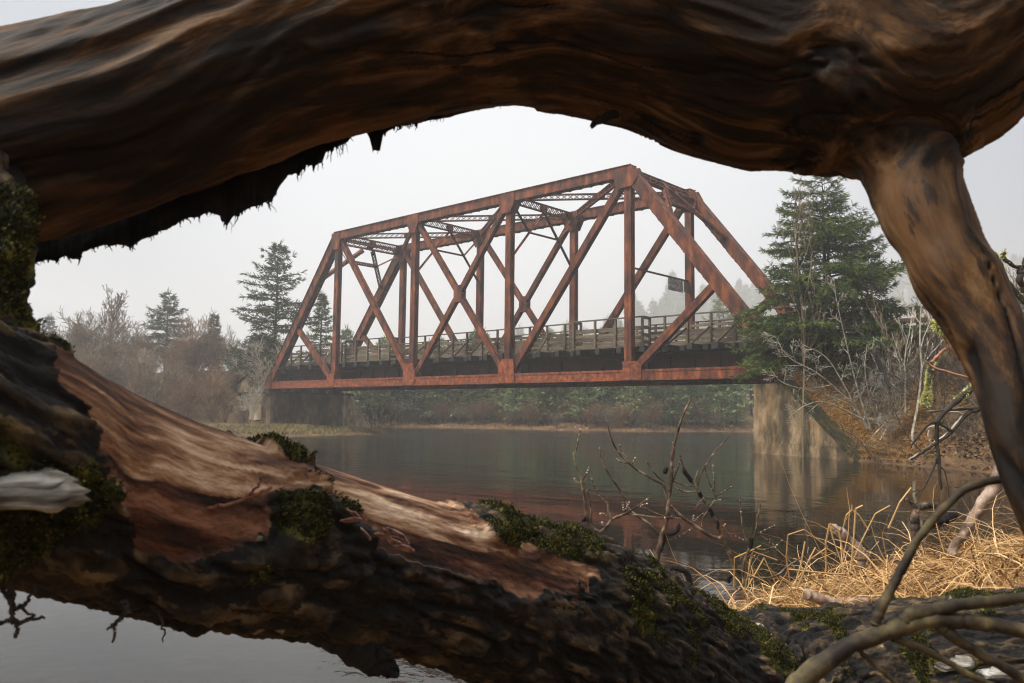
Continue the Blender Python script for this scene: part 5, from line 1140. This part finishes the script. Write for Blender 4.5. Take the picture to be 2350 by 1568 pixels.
# bracket fungi: layered shelves
FUNGUS = mat('grey_white_bracket', [(.34, (.03, .024, .017)), (.46, (.15, .135, .11)), (.6, (.38, .37, .335))], (1, 1, 9), .7, 6, nscale=14, bump=.002, bscale=40)
def bracket(px, py, d, w, h, dep, seed, tilt=0):
    c = P(px, py, d); r_ = random.Random(seed); nl, nr = 26, 9; V = []; 
    for i in range(nr):
        f = i/(nr-1); an = (f-.5)*math.pi; rr = math.cos(an)**.55 if 0 < i < nr-1 else .02; zz = math.sin(an)*h/2; lay = 1+.07*math.sin(f*22)
        for j in range(nl):
            a = math.pi*j/(nl-1); wv_ = 1+.05*math.sin(3*a+seed)+.03*math.sin(9*a+f*3)
            V.append(c+RT*math.copysign(abs(math.cos(a))**.45, math.cos(a))*w/2*(rr**.4)*lay*wv_-FW*math.sin(a)*dep*rr*lay*wv_+UP*(zz+.1*h*math.sin(5*a)+tilt*math.cos(a))+FW*.01)
    F = [[i*nl+j, i*nl+j+1, (i+1)*nl+j+1, (i+1)*nl+j] for i in range(nr-1) for j in range(nl-1)]+[[i*nl+nl-1, i*nl, (i+1)*nl, (i+1)*nl+nl-1] for i in range(nr-1)]
    return link('bracket_fungus', mesh_np('bracket_fungus', np.array(V)-TL_, np.array(F), True), FUNGUS, tree)
bracket(48, 1142, .665, .092, .020, .035, 1); bracket(44, 1118, .672, .080, .018, .030, 3, .001); bracket(40, 1098, .682, .066, .014, .026, 4); bracket(2190, 1524, 1.66, .075, .014, .035, 2, .006); bracket(2285, 1542, 1.66, .070, .013, .035, 5, .005)

# bare branch across the lower right corner
CORNER = mat('olive_branch_bark', [(.36, (.010, .007, .005)), (.48, (.036, .026, .014)), (.58, (.080, .062, .028)), (.70, (.17, .14, .07))], (1, 1, 1), .7, 9, nscale=26, bump=.0015, bscale=70)
poly_branch('foreground_branch', [([(1800, 1610), (1860, 1545), (1950, 1482), (2030, 1450), (2110, 1425), (2190, 1424), (2270, 1432), (2380, 1455)], .0108, .0064), ([(2068, 1436), (2085, 1412), (2150, 1398), (2230, 1386), (2380, 1366)], .0072, .0052), ([(2008, 1436), (2022, 1395), (2062, 1320), (2110, 1235), (2180, 1152), (2250, 1110), (2380, 1092)], .0048, .0036),
                                  ([(2148, 1428), (2175, 1452), (2240, 1495), (2310, 1535), (2400, 1590)], .0062, .0045), ([(2050, 1465), (2130, 1495), (2210, 1540), (2290, 1580)], .0036, .003), ([(1970, 1490), (2000, 1520), (2060, 1570)], .0028, .002)], .80, CORNER, 'smooth olive bare branch crossing the lower right corner', 'branch', 10, jitter=.0006)

# leafless saplings standing at the water in front of the bridge
BLKN = []
def budded(name, lines, d, label, knots, seed):
    lines = [(p_, a_*1.0, b_*1.0) for p_, a_, b_ in lines]; o, S = poly_branch(name, lines, d, SAPL, label, 'sapling', 5, jitter=.0008, minr=.0019)
    r_ = random.Random(seed); mb = MB()
    for pts, ra, rb in lines:
        if ra > .0065: continue
        W_ = spline(np.array([P(p[0], p[1], d+(p[2] if len(p) > 2 else 0)) for p in pts]), 12)
        for i in range(4, 12, 2):
            mb.dome(W_[i], (r_.gauss(0, 1), r_.gauss(0, 1), 1), .0052); mb.dome(W_[i], (r_.gauss(0, 1), r_.gauss(0, 1), -1), .0045)
    m_ = mb.mesh('bud'); m_.transform(Matrix.Translation(-Vector(o.location))); b = link('buds', m_, BUD, o, kind='stuff')
    for pts in knots:
        C_ = spline(np.array([P(x, y, d) for x, y in pts]), 16); rad = [.0075+.0045*abs(math.sin(i*1.3+seed)) if 1 < i < 14 else .004 for i in range(16)]
        V, F = sweep(C_, rad, 9); link('black_gall', mesh_np('black_gall', V-np.array(o.location), F, True), BLACK, o)
    return o
SAPL = mat('sapling_bark', [(.36, (.03, .02, .014)), (.5, (.085, .055, .036)), (.66, (.26, .21, .14))], (1, 1, 1), .85, 5, nscale=22)
REDT = mat('red_young_twigs', [(.3, (.10, .035, .025)), (.7, (.24, .09, .065))], (1, 1, 1), .7, 4, nscale=20)
BUD = mat('pale_buds', [(.3, (.30, .16, .12)), (.7, (.62, .50, .42))], (1, 1, 1), .8, 3, nscale=40)
def C(x, y): return (1285+x*.2926, 887.4+y*.2926)   # zoomed image crop to full image coordinates
def LN(*pts, a=.006, b=.003): return ([C(*p[:2])+tuple(p[2:]) for p in pts], a, b)
budded('bare_sapling', [LN((760, 1400), (790, 1200), (830, 1080), (855, 900), (875, 700), (880, 560), (910, 400), (960, 240), (1025, 95), a=.012, b=.004), LN((800, 1180), (700, 1080), (600, 1010), (545, 960), (480, 830), (380, 680), (330, 580), (308, 475), a=.0065, b=.0035),
                        LN((860, 920), (830, 840), (805, 770), (700, 710), (600, 650), (500, 560), (430, 470), (390, 360), (378, 308), a=.0065, b=.003), LN((870, 930), (930, 1000), (1040, 1080), (1130, 1140), (1200, 1180), (1270, 1190), a=.007, b=.009),
                        LN((850, 1030), (740, 990), (680, 960), (610, 935), a=.004, b=.003), LN((850, 1030), (950, 1035), a=.004, b=.002), LN((890, 740), (930, 630), (952, 552), a=.003, b=.002), LN((885, 740), (910, 690), (895, 640), a=.003, b=.002), LN((870, 570), (880, 500), (890, 425), a=.0045, b=.002),
                        LN((560, 620), (520, 560), (480, 500), (465, 440), a=.0035, b=.002), LN((540, 605), (480, 590), (440, 565), a=.003, b=.002), LN((565, 615), (590, 555), a=.003, b=.002), LN((880, 740), (960, 770), (1040, 780), a=.004, b=.003), LN((680, 585), (760, 700), (860, 765), (940, 810), (1000, 825), (1075, 822), a=.003, b=.004),
                        LN((1060, 960), (1100, 900), (1130, 870), a=.0025, b=.002), LN((1045, 1070), (1080, 1030), (1130, 990), a=.003, b=.002), LN((1045, 1070), (1048, 1005), a=.003, b=.002), LN((800, 1220), (900, 1190), (960, 1160), (1040, 1110), a=.003, b=.002)],
       3.9, 'taller bare sapling with red shoots and black galls in front of the river', [[C(795, 1300), C(800, 1250), C(820, 1180), C(795, 1150)], [C(835, 1160), C(880, 1155), C(920, 1130), C(935, 1070)], [C(830, 685), C(825, 660), C(845, 635)]], 1)
budded('bare_sapling', [LN((1440, 1500), (1370, 1390), (1340, 1330), (1300, 1240), (1245, 1130), (1210, 1030), (1160, 950), (1100, 840), (1050, 760), (990, 670), (960, 600), (940, 530), a=.013, b=.003), LN((1115, 1100), (1120, 1040), (1170, 950), (1220, 870), (1170, 750), (1130, 610), a=.004, b=.0025), LN((1220, 865), (1290, 820), (1355, 778), a=.0035, b=.002),
                        LN((1215, 860), (1210, 740), (1200, 590), a=.0035, b=.0025), LN((1200, 905), (1260, 885), a=.003, b=.002), LN((1080, 780), (1110, 680), (1160, 590), (1220, 510), (1300, 420), (1375, 325), a=.0035, b=.002), LN((1060, 745), (1080, 660), a=.004, b=.002), LN((1280, 1130), (1370, 1170), (1450, 1205), a=.003, b=.002), LN((1270, 1110), (1300, 1075), a=.003, b=.002)],
       4.0, 'leaning bare sapling with a pale lower stem and knotted black galls', [[C(1230, 1120), C(1235, 1080), C(1210, 1040)], [C(1200, 1020), C(1185, 980), C(1155, 945)], [C(1110, 870), C(1095, 840), C(1090, 820)], [C(1040, 760), C(1010, 710), C(985, 680), C(965, 635)]], 2)
budded('bare_sapling', [LN((320, 1145), (260, 1110), (210, 1020), (195, 900), (175, 780), (160, 700), (125, 620), (105, 510), a=.007, b=.003), LN((250, 1090), (240, 950), (215, 830), (180, 740), (160, 700), a=.004, b=.0035), LN((115, 560), (140, 430), (165, 312), a=.003, b=.0022), LN((180, 730), (210, 680), (232, 625), a=.003, b=.002), LN((170, 760), (130, 750), (110, 715), a=.003, b=.002),
                        LN((320, 1145), (400, 1050), (380, 970), (370, 870), a=.007, b=.0035), LN((400, 1045), (500, 1000), (590, 950), (715, 860), a=.006, b=.002), LN((370, 920), (290, 820), (240, 700), a=.003, b=.002), LN((505, 1000), (490, 900), a=.003, b=.002), LN((505, 990), (545, 900), a=.003, b=.002), LN((600, 940), (690, 915), a=.003, b=.002), LN((345, 1110), (330, 1060), a=.003, b=.002), LN((400, 1045), (350, 1000), (310, 995), a=.003, b=.002), LN((500, 1000), (640, 1010), (800, 1030), (900, 1010), a=.003, b=.002)],
       3.3, 'small bare sapling rising behind the mossy hump of the trunk', [[C(195, 1060), C(190, 1045), C(180, 1035)]], 3)
budded('bare_sapling', [LN((1440, 1560), (1440, 1400), (1490, 1260), (1530, 1160), (1550, 1050), (1575, 910), a=.007, b=.003), LN((1470, 1240), (1430, 1080), (1410, 850), a=.0035, b=.0025), LN((1500, 1260), (1600, 1280), (1690, 1250), (1760, 1190), a=.004, b=.002), LN((1520, 1180), (1600, 1130), (1700, 1080), a=.003, b=.002), LN((1480, 1490), (1600, 1500), (1700, 1480), (1800, 1400), (1900, 1340), a=.005, b=.003), LN((1450, 1430), (1460, 1330), (1540, 1330), a=.003, b=.002), LN((1640, 1240), (1650, 1190), a=.002, b=.002), LN((1560, 1165), (1640, 1210), (1700, 1270), a=.003, b=.002)],
       3.7, 'low bare sapling with thin red shoots at the left edge of the straw', [[C(1490, 1280), C(1500, 1220), C(1495, 1180)], [C(1330, 1540), C(1325, 1500), C(1350, 1480)]], 4)
part = poly_branch('gnarled_stick', [([(1540, 1303), (1562, 1306), (1578, 1318), (1585, 1345)], .011, .012), ([(1562, 1306), (1555, 1300)], .006, .003)], 3.5, BLACK, 'short black gnarled stick poking up behind the mossy hump', 'stick', 7, jitter=.002)

# ---- straw bed at the right
rng = np.random.default_rng(12)
def keepS(p, sd): return (sd > -.12) & (np.hypot(p[:, 0]-46.8, p[:, 1]+24.4) < 5.6) & (((p-EYE[:2])@FW[:2]) > 2.15) & ((p-EYE[:2])@RT[:2] > .55)
B = scatter(105000, (42.5, 52), (-29, -18), keepS, rng); B[:, 2] = np.maximum(B[:, 2], .02)
V, F, kk = blades(B+np.array([0, 0, .10])*np.clip(fbm(B*1.6, 3, 14), -.3, 1)[:, None]*2, rng, .36, .0060, 1.0, 5, np.array([-.25, -.2, -.05]), .9)
V[:, 2] = np.maximum(V[:, 2], .03); nb_ = len(B)
link('dry_straw', mesh_np('dry_straw', V, F, False, {'tint': np.repeat(np.clip(.36+.5*fbm(B*2.2, 3, 15)+rng.normal(0, .24, nb_), 0, 1), kk)}), STRAW, kind='stuff', label='matted golden straw and dead reeds on the near right bank', cat='reeds')
B = scatter(9000, (42.5, 52), (-29, -18), lambda p, sd: keepS(p, sd) & (sd > .0), rng)
V, F, kk = blades(B, rng, .62, .007, .75, 6, None, .55)
link('standing_straw', mesh_np('standing_straw', V, F, False, {'tint': np.repeat(np.clip(rng.normal(.5, .2, len(B)), 0, 1), kk)}), STRAW, kind='stuff', label='thin upright dead grass among the matted straw', cat='reeds')
# tall broken stalks, one by one
def C3(x, y): return (1468.7+x*.37500, 1040.4+y*.37500)
stalks = [[(940, 930), (895, 640), (905, 500), (1003, 467), (1150, 575)], [(1290, 720), (1310, 500), (1320, 340), (1362, 320)], [(1290, 690), (1355, 540), (1440, 370), (1530, 320)], [(1250, 440), (1262, 380), (1298, 345), (1297, 315)], [(1250, 720), (1180, 520), (1160, 430)], [(1160, 430), (1215, 470), (1250, 640)], [(575, 820), (578, 640), (690, 590), (740, 565)], [(1010, 540), (985, 680), (950, 800)],
          [(1075, 575), (1030, 660), (960, 830)], [(1140, 720), (1135, 560), (1160, 430)], [(840, 655), (690, 600), (640, 840)], [(1520, 460), (1590, 300), (1660, 210)], [(1030, 655), (1140, 580), (1200, 620)], [(900, 710), (1150, 735), (1250, 740)], [(640, 850), (760, 640), (840, 820)], [(1400, 470), (1340, 380), (1300, 350)]]
ordn = ['leftmost', 'second from left', 'third from left', 'fourth from left', 'fifth from left', 'sixth from left', 'seventh from left', 'eighth from left', 'eighth from right', 'seventh from right', 'sixth from right', 'fifth from right', 'fourth from right', 'third from right', 'second from right', 'rightmost']
rank = np.argsort(np.argsort([np.mean([p[0] for p in s]) for s in stalks])); kinds = ['bent', 'forked top', 'long slanting', 'short', 'drooping', 'thin']
slab_ = ['%s golden reed stalk, %s of the tall broken stalks' % (('twice bent' if len(s) > 3 else 'once bent'), ordn[rank[i]]) for i, s in enumerate(stalks)]
for i, s in enumerate(stalks):
    q = [C3(*p) for p in s]; w = .0042 if i % 2 else .0032; W_ = np.array([P(x, y, 3.55+.1*(i % 4)) for x, y in q]); segs = []
    for a, b in zip(W_[:-1], W_[1:]): segs.append([*a, *b, w, w*.85])
    V, F = tubes(segs, 4); o = link('reed_stalk', mesh_np('reed_stalk', V-V.mean(0), F, False, {'tint': np.full(len(V), .45+.3*((i*37) % 10)/10)}), STRAW, label=slab_[i], cat='reed', group='broken reed stalks at the water'); o.location = V.mean(0)
# sticks in the straw
DRIFT = mat('pale_split_stick', [(.3, (.09, .055, .04)), (.5, (.26, .18, .13)), (.75, (.52, .43, .35))], (1, 1, 1), .8, 7, nscale=25, bump=.003, bscale=50)
poly_branch('split_stick', [([C3(1185, 450), C3(1240, 490), C3(1320, 570), C3(1370, 650)], .014, .030), ([C3(1340, 590), C3(1365, 700)], .02, .02)], 3.9, DRIFT, 'pale split stick standing slantwise in the straw at the water', 'stick', 7, jitter=.004)
poly_branch('forked_stump', [([C3(1690, 530), C3(1680, 400), C3(1690, 330), C3(1625, 280)], .028, .010), ([C3(1690, 335), C3(1760, 320), C3(1825, 322)], .020, .018)], 4.6, mat('charred_wood', [(.35, (.010, .009, .009)), (.5, (.05, .04, .032)), (.65, (.26, .15, .08))], rough=.8, nscale=14, bump=.004, bscale=30), 'charred forked stump sticking out of the straw', 'stump', 8, jitter=.004)
poly_branch('fallen_stick', [([C3(1020, 860), C3(1180, 910), C3(1380, 905), C3(1640, 905)], .022, .012)], 3.3, DRIFT, 'brown pointed stick lying in the straw along the trunk', 'stick', 8, jitter=.003)
poly_branch('bleached_branch', [([C3(2260, -120), C3(2225, 20), C3(2180, 180), C3(2080, 340), C3(1960, 520), C3(1900, 640)], .040, .022), ([C3(2240, 60), C3(2300, 180)], .03, .02)], 4.3, mat('bleached_wood', [(.35, (.05, .03, .02)), (.48, (.18, .12, .085)), (.62, (.42, .33, .26))], (1, 1, 1), .75, 8, nscale=10, bump=.006, bscale=20), 'bleached pinkish branch curving down into the straw behind the limb', 'branch', 12, jitter=.005)
poly_branch('mossy_stick', [([C3(1760, 440), C3(1850, 400), C3(1940, 365)], .03, .035)], 4.8, BLACK, 'black mossy log end among the straw by the water', 'log', 8, jitter=.006)

# ------------------------------------------------------------------ fog
HZ = bpy.data.materials.new('river_fog'); HZ.use_nodes = True; n = HZ.node_tree.nodes; n.remove(n['Principled BSDF']); v = n.new('ShaderNodeVolumePrincipled')
v.inputs['Color'].default_value = (.96, .985, 1, 1); v.inputs['Density'].default_value = .0022; v.inputs['Anisotropy'].default_value = .5
HZ.node_tree.links.new(v.outputs[0], n['Material Output'].inputs['Volume'])
mb = MB(); mb.bx(-705, 625, -135, 765, -3.2, 94); haze = mb.build('haze', HZ, kind='stuff')
